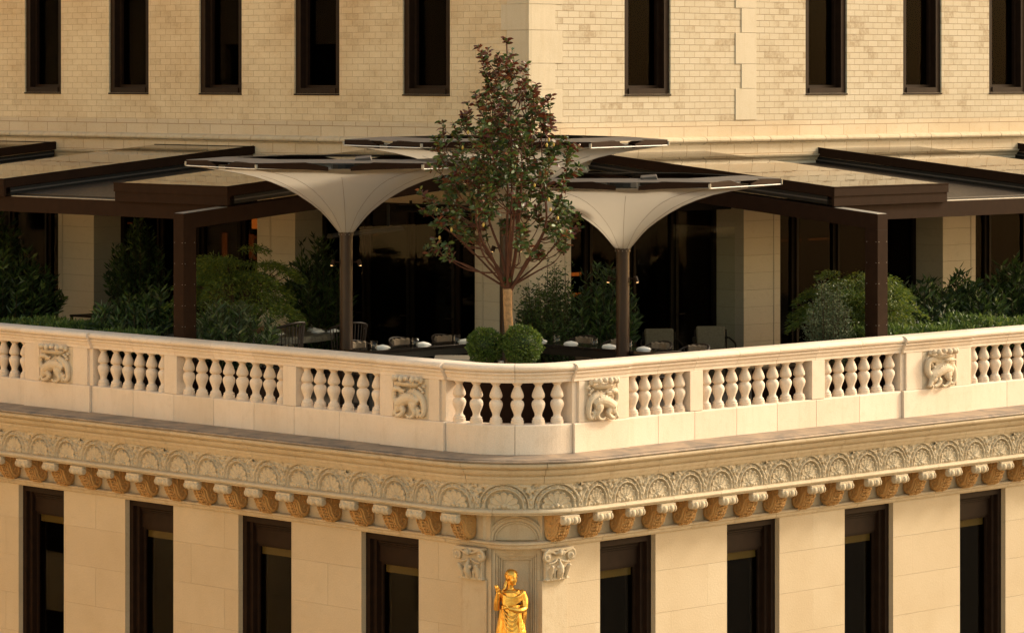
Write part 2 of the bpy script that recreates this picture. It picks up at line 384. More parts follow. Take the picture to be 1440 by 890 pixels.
# ================================================================== STRUCTURE
g = MB().box(-400, 400, -400, 400, -30.2, -30.0).build('street', M['street']); tag(g, 'dark asphalt street far below', None, kind='structure')
g = MB().box(-9, -2, -9, 60, -30.0, -29.88).box(-2, 60, -9, -2, -30.0, -29.88).build('pavement', M['paving']); tag(g, 'pale pavement round the building', None, kind='structure')
g = MB().box(0.36, 9.8, 0.36, 9.6, -0.05, 0.15).box(0.36, 9.8, 9.6, 40, -0.05, 0.15).box(9.8, 40, 0.36, 9.6, -0.05, 0.15).build('terrace_floor', M['floor']); tag(g, 'paved terrace floor behind the parapet', None, kind='structure')

B = empty('corner_building', (0, 0, -30), 'cream stone corner building with carved cornice and tall dark windows', 'building')

def wall_grid(mb, F, u0, u1, z0, z1, ops, depth=0.12, mi=0):
    us = sorted({u0, u1, *[o[0] for o in ops], *[o[1] for o in ops]}); zs = sorted({z0, z1, *[o[2] for o in ops], *[o[3] for o in ops]})
    us = [u for u in us if u0 <= u <= u1]; zs = [z for z in zs if z0 <= z <= z1]
    for a, b in zip(us[:-1], us[1:]):
        for c, d in zip(zs[:-1], zs[1:]):
            um, zm = (a+b)/2, (c+d)/2
            if any(o[0] < um < o[1] and o[2] < zm < o[3] for o in ops): continue
            mb.add([F(a, 0, c), F(b, 0, c), F(b, 0, d), F(a, 0, d)], [(0, 1, 2, 3)], mi, [(a, c), (b, c), (b, d), (a, d)])
    for a, b, c, d in ops:
        for (ua, ub, za, zb) in ((a, a, c, d), (b, b, c, d)):
            if u0 <= ua <= u1:
                mb.add([F(ua, 0, za), F(ua, -depth, za), F(ua, -depth, zb), F(ua, 0, zb)], [(0, 1, 2, 3)], mi, [(ua, za), (ua+depth, za), (ua+depth, zb), (ua, zb)])
        for zz in (c, d):
            if z0 <= zz <= z1:
                mb.add([F(a, 0, zz), F(b, 0, zz), F(b, -depth, zz), F(a, -depth, zz)], [(0, 1, 2, 3)], mi, [(a, zz), (b, zz), (b, zz+depth), (a, zz+depth)])


# added unseen blocks across the street that throw warm sunlight on the left wing
M['opp'] = ashlar('ochre_bounce_wall', 0.6, 0.2, (0.76, 0.54, 0.28), (0.70, 0.49, 0.24), (0.55, 0.38, 0.19))
OPS = [(y, y+1.6, z, z+2.4) for y in range(-6, 15, 4) for z in range(-28, -5, 4)]
OPT = [(y, y+1.6, z, z+2.4) for y in range(20, 66, 4) for z in range(-28, 24, 4)]
mb = MB(); wall_grid(mb, lambda u, n, z: (-25+n, u, z), 18.01, 70, -30, 28, OPT, 0.25); o = mb.build('bounce_building', M['opp'], fix=False); tag(o, 'taller unseen ochre building added further along the side street as a light bouncer', 'building', kind='structure')
MB().box(-25.7, -25.25, 18.01, 70, -30, 28).build('window', M['mullion'], o, fix=False); MB().box(-45, -25.71, 18.01, 70, -30, 28).build('body', M['opp'], o)
mb = MB(); wall_grid(mb, lambda u, n, z: (-25+n, u, z), -8, 18, -30, 2, OPS, 0.25); o = mb.build('bounce_building', M['opp'], fix=False); tag(o, 'unseen ochre building added across the side street as a light bouncer', 'building', kind='structure')
MB().box(-25.7, -25.25, -8, 18, -30, 2).build('window', M['mullion'], o, fix=False); MB().box(-45, -25.71, -8, 18, -30, 2).build('body', M['opp'], o)

# ---- upper tower walls
ZT = 12.0; SILL = 5.07; WT = 9.0
UL = [(8.73, 9.93), (11.59, 12.81), (14.28, 15.50), (17.0, 18.21), (19.71, 20.88), (22.4, 23.6)]
UR = [(9.33, 10.50), (14.11, 15.28), (16.91, 18.06), (19.52, 20.7), (22.2, 23.4)]
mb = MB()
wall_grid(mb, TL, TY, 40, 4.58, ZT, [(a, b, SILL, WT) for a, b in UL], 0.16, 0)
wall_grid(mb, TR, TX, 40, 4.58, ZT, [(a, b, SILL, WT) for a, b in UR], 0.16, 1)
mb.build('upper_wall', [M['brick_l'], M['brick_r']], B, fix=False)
# ashlar course under the blocks, and the plain wall under the string course
mb = MB()
wall_grid(mb, TL, TY, 40, 4.31, 4.58, []); wall_grid(mb, TR, TX, 40, 4.31, 4.58, [])
wall_grid(mb, lambda u, n, z: (TX-0.07-n, u, z), TY-0.07, 40, 3.97, 4.17, []); wall_grid(mb, lambda u, n, z: (u, TY-0.07-n, z), TX-0.07, 40, 3.97, 4.17, [])
mb.build('ashlar_course', M['band_l'], B, fix=False)
# lid and back of the tower so that no light enters its hollow
MB().box(TX+0.3, 40, TY+0.3, 40, ZT-0.3, ZT-0.1).box(TX+0.9, TX+1.0, TY+0.9, 40, 3.2, ZT-0.31).box(TX+1.01, 40, TY+0.9, TY+1.0, 3.2, ZT-0.31).box(TX+0.3, 40, TY+0.3, 40, 3.0, 3.19).build('blackout_backing', M['dark_room'], B)
# quoins on the tower corner and further along the right wall
mb = MB(); mq = MB(); z = 4.60; k = 0
while z < ZT:
    h = 0.44 if k % 2 else 0.56; wl = 0.52 if k % 2 == 0 else 0.66
    hi = min(z+h, ZT)
    mb.fbox(TL, TY+0.345, TY+wl, -0.05, 0.012, z+0.003, hi-0.003); mb.fbox(TR, TX+0.345, TX+(0.80 if k % 2 == 0 else 0.62), -0.05, 0.012, z+0.003, hi-0.003)
    mb.fbox(TL, TY+0.02, TY+0.335, -0.05, 0.03, z+0.003, hi-0.003); mb.fbox(TR, TX+0.02, TX+0.335, -0.05, 0.03, z+0.003, hi-0.003)
    mb.box(TX-0.03, TX+0.018, TY-0.03, TY+0.018, z+0.003, hi-0.003)
    mq.fbox(TR, 12.75-(0.56 if k % 2 == 0 else 0.40), 12.75, -0.05, 0.014, z+0.003, hi-0.003)
    z += h; k += 1
M['quoin'] = stone('quoin_stone', (0.54, 0.46, 0.345), (0.50, 0.42, 0.305), (0.42, 0.33, 0.22), 0.4, 0.3)
mb.build('quoins', M['quoin'], B, bevel=0.004); mq.build('quoins', M['quoin'], B, bevel=0.004)
# string course: roll, fillet and cove in short stones
PT = Path(0.0001, TX, TY); mb = MB()
prof = [(-0.05, 4.17), (0.075, 4.17), (0.085, 4.185), (0.085, 4.20), (0.125, 4.205), (0.155, 4.225), (0.162, 4.25), (0.150, 4.28), (0.115, 4.302), (0.06, 4.312), (-0.05, 4.315)]
for side in (-1, 1):
    u = 0.0
    while u < 24:
        du = random.choice((0.46, 0.62, 0.62, 0.9)); a, b = (u+0.007, u+du-0.007)
        if side < 0: PT.sweep(mb, -b, -a if u > 0 else -1e-4, prof)
        else: PT.sweep(mb, a if u > 0 else 1e-4, b, prof)
        u += du
mb.build('string_course', M['terra'], B)
mb = MB(); pr2 = [(-0.05, 3.86), (0.03, 3.86), (0.05, 3.90), (0.10, 3.94), (0.11, 3.965), (-0.05, 3.969)]
for side in (-1, 1):
    for k in range(30):
        a, b = k*0.8+0.003, k*0.8+0.797
        if side < 0: PT.sweep(mb, -b, -a, pr2)
        else: PT.sweep(mb, a, b, pr2)
mb.build('bed_moulding', M['terra'], B)

# ---- terrace storey: piers, lintel zone and glazed screens
OL = [(8.11, 12.79), (13.84, 18.68), (19.80, 24.6)]; OR = [(8.01, 12.42), (13.41, 18.10), (19.10, 24.0)]
mb = MB()
wall_grid(mb, TL, TY, 40, 0.15, 3.86, [(a, b, 0.15, 3.17) for a, b in OL], 0.76)
wall_grid(mb, TR, TX, 40, 0.15, 3.86, [(a, b, 0.15, 3.17) for a, b in OR], 0.76)
mb.build('terrace_wall', M['lime_c'], B, fix=False)
# slim fluted strip on each pier
mb = MB()
for F, us in ((TL, (7.9, 13.45, 19.65)), (TR, (7.85, 13.22, 18.95))):
    for u in us: mb.fbox(F, u, u+0.035, -0.02, 0.008, 0.16, 3.4)
mb.build('pier_strip', M['lime'], B)
def door_screen(F, u0, u1, leaves):
    s = MB(); n0, n1 = -0.74, -0.64
    s.fbox(F, u0+0.002, u1-0.002, n0, n1, 3.02, 3.165); s.fbox(F, u0+0.002, u1-0.002, n0, n1, 0.155, 0.33)
    W = (u1-u0-0.004)/leaves
    for k in range(leaves+1):
        c = u0+0.002+W*k; a, b = max(u0+0.002, c-0.10), min(u1-0.002, c+0.10)
        s.fbox(F, a, b, n0+0.002, n1-0.012, 0.331, 3.019)
        if 0 < k < leaves: s.fbox(F, c-0.012, c+0.012, n1-0.012, n1+0.03, 0.331, 3.019)
    o = s.build('door_screen', M['mullion'], B)
    for k in range(leaves):
        a, b = u0+0.002+W*k+0.101, u0+0.002+W*(k+1)-0.101
        MB().fbox(F, a, b, n0+0.03, n0+0.045, 0.332, 3.018).build('pane', M['doorglass'], o)
        hb = MB(); uh = a-0.05; hb.tube([F(uh, n1-0.01, 1.15), F(uh, n1+0.05, 1.15), F(uh+0.14, n1+0.05, 1.15)], 0.012, 6)
        hb.build('handle', M['winframe'], o)
for a, b in OL: door_screen(TL, a, b, 4)
for a, b in OR: door_screen(TR, a, b, 4)
# dark dining room behind the screens, with its lit shelves
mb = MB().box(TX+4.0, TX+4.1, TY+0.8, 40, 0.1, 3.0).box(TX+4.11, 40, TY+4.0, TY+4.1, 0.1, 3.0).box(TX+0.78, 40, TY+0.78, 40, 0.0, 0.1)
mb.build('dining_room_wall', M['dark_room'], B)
def glow(F, u0, u1, n, z0, z1, mat): MB().fbox(F, u0, u1, n, n+0.03, z0, z1).build('lit_shelf', mat, B)
for z in (1.50, 1.86): glow(TR, 9.50, 9.95, -1.5, z, z+0.06, M['amber'])
for z in (1.5, 1.9, 2.3): glow(TL, 15.3, 15.9, -1.7, z, z+0.05, M['amber_dim'])
for u in (14.9, 16.4, 17.2): glow(TL, u, u+0.12, -2.1, 1.9, 2.35, M['amber_dim'])
for u, z in ((17.55, 2.15), (17.55, 1.75), (15.6, 2.5)): glow(TL, u, u+0.13, -1.5, z, z+0.2, M['amber'])
for u in (14.2, 15.4, 16.5): glow(TR, u, u+0.9, -2.0, 2.25, 2.28, M['amber_dim'])
for u in (13.2, 14.9, 20.5): glow(TL, u, u+0.7, -2.4, 2.42, 2.45, M['amber_dim'])

# ---- windows
def upper_window(F, u0, u1):
    fr = MB(); w_ = 0.13; n0, n1 = -0.20, -0.035
    fr.fbox(F, u0, u0+w_, n0, n1, SILL, WT); fr.fbox(F, u1-w_, u1, n0, n1, SILL, WT); fr.fbox(F, u0+w_, u1-w_, n0, n1, WT-w_, WT)
    fr.fbox(F, u0+w_, u1-w_, n0, n1+0.02, SILL, SILL+0.10)
    for a, b in ((u0+w_, u0+w_+0.05), (u1-w_-0.05, u1-w_)): fr.fbox(F, a, b, n0-0.05, n0+0.04, SILL+0.101, WT-w_)
    fr.fbox(F, u0+w_+0.05, u1-w_-0.05, n0-0.05, n0+0.04, SILL+0.101, SILL+0.15)
    fr.fbox(F, u0+0.002, u1-0.002, -0.034, 0.02, SILL-0.03, SILL-0.002)
    o = fr.build('window', M['winframe'], B)
    MB().fbox(F, u0+w_+0.05, u1-w_-0.05, n0-0.03, n0-0.02, SILL+0.15, WT-w_).build('pane', M['doorglass'], o)
for a, b in UL: upper_window(TL, a, b)
for a, b in UR: upper_window(TR, a, b)
LL = [(2.01, 3.25), (4.82, 6.06), (7.63, 8.84), (10.43, 11.65), (13.25, 14.45)]; LR = [(1.70, 2.87), (4.43, 5.62), (7.15, 8.33), (10.01, 11.20), (12.8, 14.0)]
ZH = -1.318; ZB = -5.2
def lower_window(F, u0, u1, right):
    fr = MB(); t = 0.0
    fr.fbox(F, u0, u0+0.09, -0.30, -0.09, ZB, ZH); fr.fbox(F, u1-0.09, u1, -0.30, -0.09, ZB, ZH); fr.fbox(F, u0+0.09, u1-0.09, -0.30, -0.09, ZH-0.10, ZH)
    a, b = u0+0.09, u1-0.09
    fr.fbox(F, a, a+0.07, -0.40, -0.16, ZB, ZH-0.10); fr.fbox(F, b-0.07, b, -0.40, -0.16, ZB, ZH-0.10)
    a += 0.07; b -= 0.07
    for k in range(3): fr.fbox(F, a, b, -0.40, -0.17-0.02*k, ZH-0.13-0.035*k, ZH-0.105-0.035*k)
    fr.fbox(F, a, b, -0.42, -0.22, ZH-0.44, ZH-0.206)
    fr.fbox(F, a, a+0.045, -0.42, -0.25, ZB, ZH-0.441); fr.fbox(F, b-0.045, b, -0.42, -0.25, ZB, ZH-0.441); fr.fbox(F, a+0.045, b-0.045, -0.42, -0.25, ZH-0.48, ZH-0.441)
    fr.fbox(F, a, b, -0.42, -0.25, ZB, ZB+0.1)
    o = fr.build('window', M['winframe'], B)
    MB().fbox(F, a+0.045, b-0.045, -0.290, -0.282, ZB+0.1, ZH-0.48).build('pane', M['pane'], o)
    MB().fbox(F, a+0.05, b-0.05, -0.315, -0.305, ZH-0.60, ZH-0.481).build('blind', M['blind'], o)
for a, b in LL: lower_window(FL, a, b, 0)
for a, b in LR: lower_window(FR, a, b, 1)
mb = MB()
wall_grid(mb, FL, 0.50, 17, -30, -1.30, [(a, b, ZB, ZH) for a, b in LL], 0.30)
wall_grid(mb, FR, 0.50, 17, -30, -1.30, [(a, b, ZB, ZH) for a, b in LR], 0.30)
for F, ops in ((FL, LL), (FR, LR)):
    pass
mb.build('lower_wall', M['wall_low'], B, fix=False)
MB().box(1.0, 1.1, 1.0, 17, -30, -0.9).box(1.11, 17, 1.0, 1.1, -30, -0.9).box(0.02, 17, 17.0, 17.1, -30, 0).box(17.0, 17.1, 0.02, 16.99, -30, 0).build('blackout_backing', M['dark_room'], B)  # backing added behind the lower windows to keep light out
# plain wall behind the modillions, and the chamfered corner
mb = MB(); mb.fbox(FL, 0.52, 17, -0.3, 0.0, -1.2, -0.83); mb.fbox(FR, 0.52, 17, -0.3, 0.0, -1.2, -0.83); mb.build('frieze_wall', M['terra'], B)
# corner panel: local frame on the chamfer between (0,.6) and (.6,0)
ca, cb = Vector((0.02, 0.52, 0)), Vector((0.52, 0.02, 0)); cm_ = (ca+cb)/2; cu = (cb-ca).normalized(); cn = Vector((-1, -1, 0)).normalized(); HW = (cb-ca).length/2
FC = lambda u, n, z: tuple(cm_+cu*u+cn*n+Vector((0, 0, z)))
mb = MB()
mb.fbox(FC, -HW, HW, -0.30, -0.12, -30, -1.205)
for s_ in (-1, 1):
    a, b = sorted((s_*0.295, s_*HW)); mb.fbox(FC, a, b, -0.12, 0.0, -30, -1.306)
    a, b = sorted((s_*0.262, s_*0.292)); mb.fbox(FC, a, b, -0.12, -0.02, -30, -1.42)
    a, b = sorted((s_*0.232, s_*0.259)); mb.fbox(FC, a, b, -0.12, -0.05, -30, -1.45)
    a, b = sorted((s_*0.20, s_*0.229)); mb.fbox(FC, a, b, -0.12, -0.075, -30, -1.485)
mb.fbox(FC, -0.295, 0.295, -0.12, -0.002, -1.385, -1.306); mb.fbox(FC, -0.291, 0.291, -0.12, -0.022, -1.419, -1.386); mb.fbox(FC, -0.258, 0.258, -0.12, -0.052, -1.449, -1.42); mb.fbox(FC, -0.228, 0.228, -0.12, -0.077, -1.484, -1.45)
mb.build('niche_panel', M['terra'], B, bevel=0.004)
mb = MB(); mb.fbox(FC, -HW-0.12, HW+0.12, -0.30, -0.05, -1.2, -0.825)
for rx, rz, n1, th in ((0.39, 0.335, 0.0, 0.018), (0.35, 0.295, -0.01, 0.028), (0.305, 0.25, -0.02, 0.018)):
    mb.tube([FC(rx*math.cos(t_), n1-0.02, -1.2+rz*math.sin(t_)) for t_ in [math.pi*k/28 for k in range(29)]], th, 8)
mb.build('blind_arch', M['terra'], B, smooth=False)
# pilasters flanking the corner
mb = MB(); mb.fbox(FL, 0.57, 1.10, -0.05, 0.03, -30, -1.765); mb.fbox(FR, 0.49, 1.0, -0.05, 0.03, -30, -1.765); mb.build('pilaster', M['terra'], B, bevel=0.004)

# ---- architrave band under the modillions
P2 = Path(0.52); mb = MB()
bp = [(-0.05, -1.20), (0.06, -1.20), (0.085, -1.212), (0.085, -1.235), (0.055, -1.25), (0.045, -1.285), (0.03, -1.304), (-0.05, -1.306)]
js = [P2.sl(17)]+[P2.sl(16.6-0.95*k) for k in range(17)]+[P2.sr(0.75+0.95*k) for k in range(17)]+[P2.sr(17)]
for a, b in cuts([j for j in js]): P2.sweep(mb, a, b, bp)
mb.build('architrave', M['terra'], B)
# ---- cornice, lead, frieze bed and roll
CUTL = [P.sl(17)]+[P.sl(16.5-1.02*k) for k in range(15)]+[-0.55, 0.3]+[P.sr(1.5+1.02*k) for k in range(16)]+[SE_R]
mb = MB()
cp = [(-0.1, -0.062), (0.54, -0.064), (0.562, -0.072), (0.575, -0.09), (0.572, -0.112), (0.556, -0.132), (0.525, -0.146), (0.505, -0.150), (0.472, -0.152), (0.470, -0.163), (0.482, -0.168), (0.482, -0.185), (0.472, -0.212), (0.452, -0.236), (0.435, -0.246), (0.402, -0.249), (0.400, -0.262), (0.412, -0.266), (0.408, -0.300), (0.392, -0.326), (0.385, -0.345), (0.375, -0.366), (-0.1, -0.366)]
for a, b in cuts(CUTL, 0.005): P.sweep(mb, a, b, cp)
mb.build('cornice', M['terra'], B)
mb = MB()
P.sweep(mb, SE_L, SE_R, [(-0.1, 0.0), (0.02, 0.0), (0.50, -0.022), (0.55, -0.026), (0.58, -0.034), (0.585, -0.05), (0.575, -0.06), (-0.1, -0.061)])
P.sweep(mb, SE_L, SE_R, [(0.50, -0.018), (0.535, -0.014), (0.545, -0.02), (0.53, -0.027), (0.50, -0.025)])
mb.build('lead_flashing', M['lead'], B)
mb = MB()
rp = [(-0.1, -0.731), (0.36, -0.731), (0.395, -0.735), (0.42, -0.748), (0.43, -0.768), (0.42, -0.788), (0.39, -0.798), (0.372, -0.80), (0.372, -0.818), (-0.1, -0.82)]
for a, b in cuts([c+0.3 if SE_L < c < SE_R else c for c in CUTL], 0.005): P.sweep(mb, a, b, rp)
mb.build('roll_moulding', M['frieze'], B)
MB_ = MB(); P.sweep(MB_, SE_L, SE_R, [(-0.1, -0.367), (0.30, -0.367), (0.30, -0.73), (-0.1, -0.73)]); MB_.build('frieze_bed', M['frieze'], B)

# ---- carved frieze: one shell-and-arch tile, laid along the path
NU, NV = 88, 50
def tile(seed):
    rs = np.random.RandomState(seed)
    U, V = np.meshgrid(np.linspace(-1, 1, NU+1), np.linspace(0, 1, NV+1)); X = U*0.35; Y = V*0.363
    X = X; yc = 0.045; dy = np.where(Y > yc, (Y-yc)*1.02, (Y-yc)*0.25); d = np.hypot(X/1.03, dy)
    th = np.arctan2(X, np.maximum(Y-0.045, -0.012)+0.012); rr = np.hypot(X/1.03, Y-0.045)
    # spandrel foliage: raised curls with drilled holes between them
    bump = np.zeros_like(X)
    for k in range(34):
        px, py = rs.uniform(0.17, 0.36), rs.uniform(0.02, 0.36); s = rs.uniform(0.010, 0.017)
        e = np.exp(-((np.abs(X)-px)**2+(Y-py)**2)/(2*s*s)); bump += (1.0 if k % 2 else -1.6)*e
    h = np.clip(0.020*bump, -0.055, 0.014)
    # outer moulding, beaded band and inner groove of the arch
    h = np.where((d > 0.305) & (d < 0.322), 0.012, h)
    band = (d > 0.255) & (d <= 0.292); ang = np.arctan2(X, dy)
    h = np.where(band, -0.004+0.018*np.clip(np.cos(ang*15), -0.8, 1)*np.exp(-((d-0.273)/0.013)**2), h)
    h = np.where((d > 0.292) & (d <= 0.305), -0.040, h)
    h = np.where((d > 0.236) & (d <= 0.255), 0.016, h)
    inner = d <= 0.236; h = np.where(inner, -0.070, h)
    # scalloped shell with fluted petals and a raised lip
    lobe = np.abs(np.cos(th*6.2)); edge = 0.160+0.044*lobe**0.6
    shell = (rr < edge) & (Y > 0.012) & inner; depth = np.clip(rr/0.2, 0, 1)
    hs = 0.016-0.052*np.clip(lobe, 0, 1)**0.7*np.sin(np.clip(depth, 0, 1)*math.pi*0.62)
    lip = np.exp(-((rr-edge+0.012)/0.010)**2); hs = np.maximum(hs, 0.012*lip)
    h = np.where(shell, hs, h)
    for (bx, by, br, bh) in ((0, 0.045, 0.032, 0.030), (0.062, 0.026, 0.028, 0.026), (-0.062, 0.026, 0.028, 0.026), (0.0, 0.012, 0.018, 0.022), (0.135, 0.022, 0.02, 0.014), (-0.135, 0.022, 0.02, 0.014)):
        q = 1-((X-bx)**2+(Y-by)**2)/br**2; h = np.where(q > 0, np.maximum(h, -0.004+bh*np.sqrt(np.clip(q, 0, 1))), h)
    h = np.where((np.abs(X) > 0.338) & (Y < 0.31), 0.010+0.010*np.cos(Y*75), h)
    h = np.where(Y > 0.353, 0.006, h); h = np.where(Y < 0.008, 0.0, h)
    return h
tiles = [tile(3), tile(11), tile(19)]
def frieze_mesh():
    allv = []; allf = []; off = 0; seg = []
    for k in range(22):
        a = 1.77+0.706*k; seg.append((P.sl(a+0.706), P.sl(a)))
    seg.append((P.sl(1.77), P.sl(1.27)))
    a0, b0 = P.sl(1.27), P.sr(1.0); 
    for k in range(3): seg.append((a0+(b0-a0)*k/3, a0+(b0-a0)*(k+1)/3))
    seg.append((P.sr(1.0), P.sr(1.54)))
    for k in range(22):
        a = 1.54+0.672*k; seg.append((P.sr(a), P.sr(a+0.672)))
    for q, (a, b) in enumerate(seg):
        h = tiles[q % 3]
        for j in range(NV+1):
            z = -0.730+0.363*j/NV
            for i in range(NU+1):
                t = a+(b-a)*i/NU; allv.append(P.at(t, 0.345+1.5*h[j, i], z))
        for j in range(NV):
            r = off+j*(NU+1)
            for i in range(NU): allf.append((r+i, r+i+1, r+i+NU+2, r+i+NU+1))
        off += (NU+1)*(NV+1)
    m_ = MB(); m_.v = allv; m_.f = allf; m_.m = [0]*len(allf); return m_
fz = frieze_mesh().build('carved_frieze', M['frieze'], B, smooth=True, fix=False)

# ---- modillions (scrolled brackets)
def modillion_mesh():
    mb = MB(); mb.curvy = True; Wd = 0.145
    # side profile in (n, z), z relative to soffit (0), going down
    prof = [(0.0, 0.0), (0.36, 0.0), (0.375, -0.03), (0.365, -0.07), (0.33, -0.10), (0.295, -0.12), (0.27, -0.16), (0.255, -0.21), (0.235, -0.27), (0.20, -0.325), (0.15, -0.36), (0.10, -0.37), (0.05, -0.355), (0.015, -0.32), (0.0, -0.28)]
    def ext(pr, w0, w1, mi):
        k = len(pr); vs = [(w0, n_, z_) for n_, z_ in pr]+[(w1, n_, z_) for n_, z_ in pr]
        mb.add(vs, [tuple(range(k)), tuple(range(2*k-1, k-1, -1))]+[(i, (i+1) % k, k+(i+1) % k, k+i) for i in range(k)], mi)
    ext(prof, -Wd*0.86, Wd*0.86, 0)
    # raised S bands and volute on both cheeks
    path = [(0.345, -0.045), (0.31, -0.085), (0.26, -0.11), (0.225, -0.15), (0.205, -0.21), (0.18, -0.27), (0.14, -0.315), (0.095, -0.325), (0.055, -0.30), (0.04, -0.255), (0.06, -0.215), (0.10, -0.205), (0.125, -0.235), (0.115, -0.265), (0.09, -0.265)]
    p2 = [(n_-0.05 if i < 6 else n_*0.9+0.01, z_-0.012 if i < 6 else z_*0.9-0.02) for i, (n_, z_) in enumerate(path[:8])]
    for s in (-1, 1):
        mb.tube([(s*Wd*0.86, n_, z_) for n_, z_ in path], [0.020]*8+[0.018, 0.017, 0.015, 0.014, 0.013, 0.012, 0.016], 6, 0)
        mb.tube([(s*Wd*0.88, n_, z_+0.055) for n_, z_ in path[1:8]], 0.010, 5, 0)
        rs = random.Random(5)
        for k in range(16): mb.ball((s*Wd*0.86, rs.uniform(0.03, 0.22), rs.uniform(-0.16, -0.02)), rs.uniform(0.012, 0.024), 6, 4, 0)
    # acanthus leaf on the front curve
    rs = random.Random(9)
    for i, (n_, z_) in enumerate([(0.34, -0.10), (0.30, -0.13), (0.285, -0.17), (0.27, -0.21), (0.252, -0.26), (0.222, -0.31), (0.175, -0.352), (0.12, -0.375)]):
        for x_ in (-0.085, -0.05, -0.017, 0.017, 0.05, 0.085):
            mb.ball((x_*(1.05), n_+0.006-abs(x_)*0.1, z_-0.004+rs.uniform(-0.008, 0.008)), (0.015, 0.016+rs.uniform(0, 0.01), 0.020), 6, 4, 0)
    for x_ in (0.0,): mb.tube([(x_, n_+0.012, z_-0.006) for n_, z_ in [(0.33, -0.11), (0.285, -0.17), (0.25, -0.26), (0.17, -0.36)]], 0.014, 6, 0)
    # bolster at the front
    pr = [(0.0, -0.165), (0.045, -0.165), (0.055, -0.155), (0.058, -0.14), (0.045, -0.125), (0.04, -0.115), (0.058, -0.10), (0.066, -0.075), (0.06, -0.045), (0.042, -0.028), (0.048, -0.015), (0.056, 0), (0.048, 0.015), (0.042, 0.028), (0.06, 0.045), (0.066, 0.075), (0.058, 0.10), (0.04, 0.115), (0.045, 0.125), (0.058, 0.14), (0.055, 0.155), (0.045, 0.165), (0.0, 0.165)]
    mb.lathe(pr, (0, 0.395, -0.075), 14, 1, axis=(1, 0, 0), cap=False)
    mb.box(-0.15, 0.15, 0.34, 0.43, -0.045, 0.0, 1)
    return mb.mesh('modillion', [M['ochre'], M['frieze']], smooth=False)
mm = modillion_mesh(); mo = bpy.data.objects.new('x', mm); edgesplit_smooth(mo, 40); bpy.data.objects.remove(mo)
for k in range(22):
    y = 0.93+0.7186*k
    if y < 16.6:
        o = link(mm, 'modillion', B, (0, y, -0.82+30)); o.rotation_euler = (0, 0, R_(90))
for k in range(24):
    x = 0.69+0.6665*k
    if x < 16.6:
        o = link(mm, 'modillion', B, (x, 0, -0.82+30)); o.rotation_euler = (0, 0, R_(180))

# ---- capitals
def capital_mesh(w=0.52):
    mb = MB(); mb.curvy = True; h = w/2
    mb.box(-h*0.84, h*0.84, -0.02, 0.05, -0.445, -0.03)
    mb.box(-h, h, -0.02, 0.12, -0.035, 0.0); mb.box(-h*0.9, h*0.9, -0.02, 0.07, -0.46, -0.435)
    for s in (-1, 1):
        c = Vector((s*(h-0.02), 0.10, -0.115))
        sp = [c+Vector((math.cos(t)*r, 0.0, math.sin(t)*r)) for t, r in [(math.pi/2-s*0.5*k, 0.085-0.0062*k) for k in range(13)]]
        mb.tube(sp, [0.022-0.0008*k for k in range(13)], 7); mb.ball(c+Vector((0, 0.01, 0)), 0.03, 8, 6)
        mb.lathe([(0.078, -0.04), (0.078, 0.0)], c, 18, axis=(0, 1, 0))
        mb.tube([(0, 0.09, -0.05), (s*0.08, 0.10, -0.075), (s*0.15, 0.10, -0.05), (s*(h-0.02), 0.10, -0.032)], [0.03, 0.022, 0.022, 0.022], 7)
        mb.tube([(0.02*s, 0.07, -0.17), (s*0.10, 0.085, -0.20), (s*(h-0.04), 0.09, -0.215)], [0.014, 0.016, 0.012], 6)
        mb.tube([(s*0.15, 0.06, -0.43), (s*0.16, 0.085, -0.33), (s*0.17, 0.12, -0.255), (s*0.19, 0.13, -0.27)], [0.028, 0.038, 0.03, 0.018], 7)
        mb.tube([(s*0.075, 0.06, -0.43), (s*0.085, 0.075, -0.35), (s*0.10, 0.085, -0.30)], [0.02, 0.026, 0.014], 7)
    mb.ball((0, 0.115, -0.065), (0.058, 0.055, 0.055)); mb.ball((-0.03, 0.14, -0.07), (0.024, 0.035, 0.045)); mb.ball((0.03, 0.14, -0.07), (0.024, 0.035, 0.045))
    mb.tube([(0, 0.06, -0.43), (0, 0.10, -0.36), (0, 0.125, -0.28), (0, 0.09, -0.17)], [0.03, 0.052, 0.045, 0.012], 8)
    mb.ball((0, 0.135, -0.33), (0.034, 0.035, 0.05)); mb.ball((-0.05, 0.11, -0.27), 0.025); mb.ball((0.05, 0.11, -0.27), 0.025)
    return remeshed(mb, 'capital', [M['frieze']], 0.0085, 1)
cmsh = capital_mesh()
o = link(cmsh, 'capital', B, (-0.03, 0.835, -1.308+30)); o.rotation_euler = (0, 0, R_(90))
o = link(cmsh, 'capital', B, (0.745, -0.03, -1.308+30)); o.rotation_euler = (0, 0, R_(180))

# ================================================================== BALUSTRADE
BAL = empty('balustrade', P.at(0, 0, 0), 'cream cast stone balustrade running round the terrace edge', 'balustrade')
# base course blocks
def prism_pieces(segs, prof_fn, name, mat, bevel=0.0, gap=0.007):
    mb = MB()
    for a, b, proud in segs: P.sweep(mb, a+gap/2, b-gap/2, prof_fn(proud))
    return mb.build(name, mat, BAL, bevel=bevel)
yj = [1.44, 2.8, 3.74, 4.76, 5.69, 6.65, 7.62, 8.64, 9.70, 11.45, 12.45, 13.45, 14.45, 15.45, 17]
xj = [1.13, 2.27, 2.93, 3.72, 4.65, 5.57, 6.48, 7.51, 8.54, 10.27, 11.24, 12.2, 13.2, 14.2, 15.2, 17]
PIERL = [(1.44, 2.80), (9.70, 11.45)]; PIERR = [(1.13, 2.27), (8.54, 10.27)]
segs = []
for a, b in zip(yj[:-1], yj[1:]): segs.append((P.sl(b), P.sl(a), any(abs(a-p) < .01 for p, q in PIERL)))
SM = -0.02
segs.append((P.sl(1.44), SM, False)); segs.append((SM, P.sr(1.13), False))
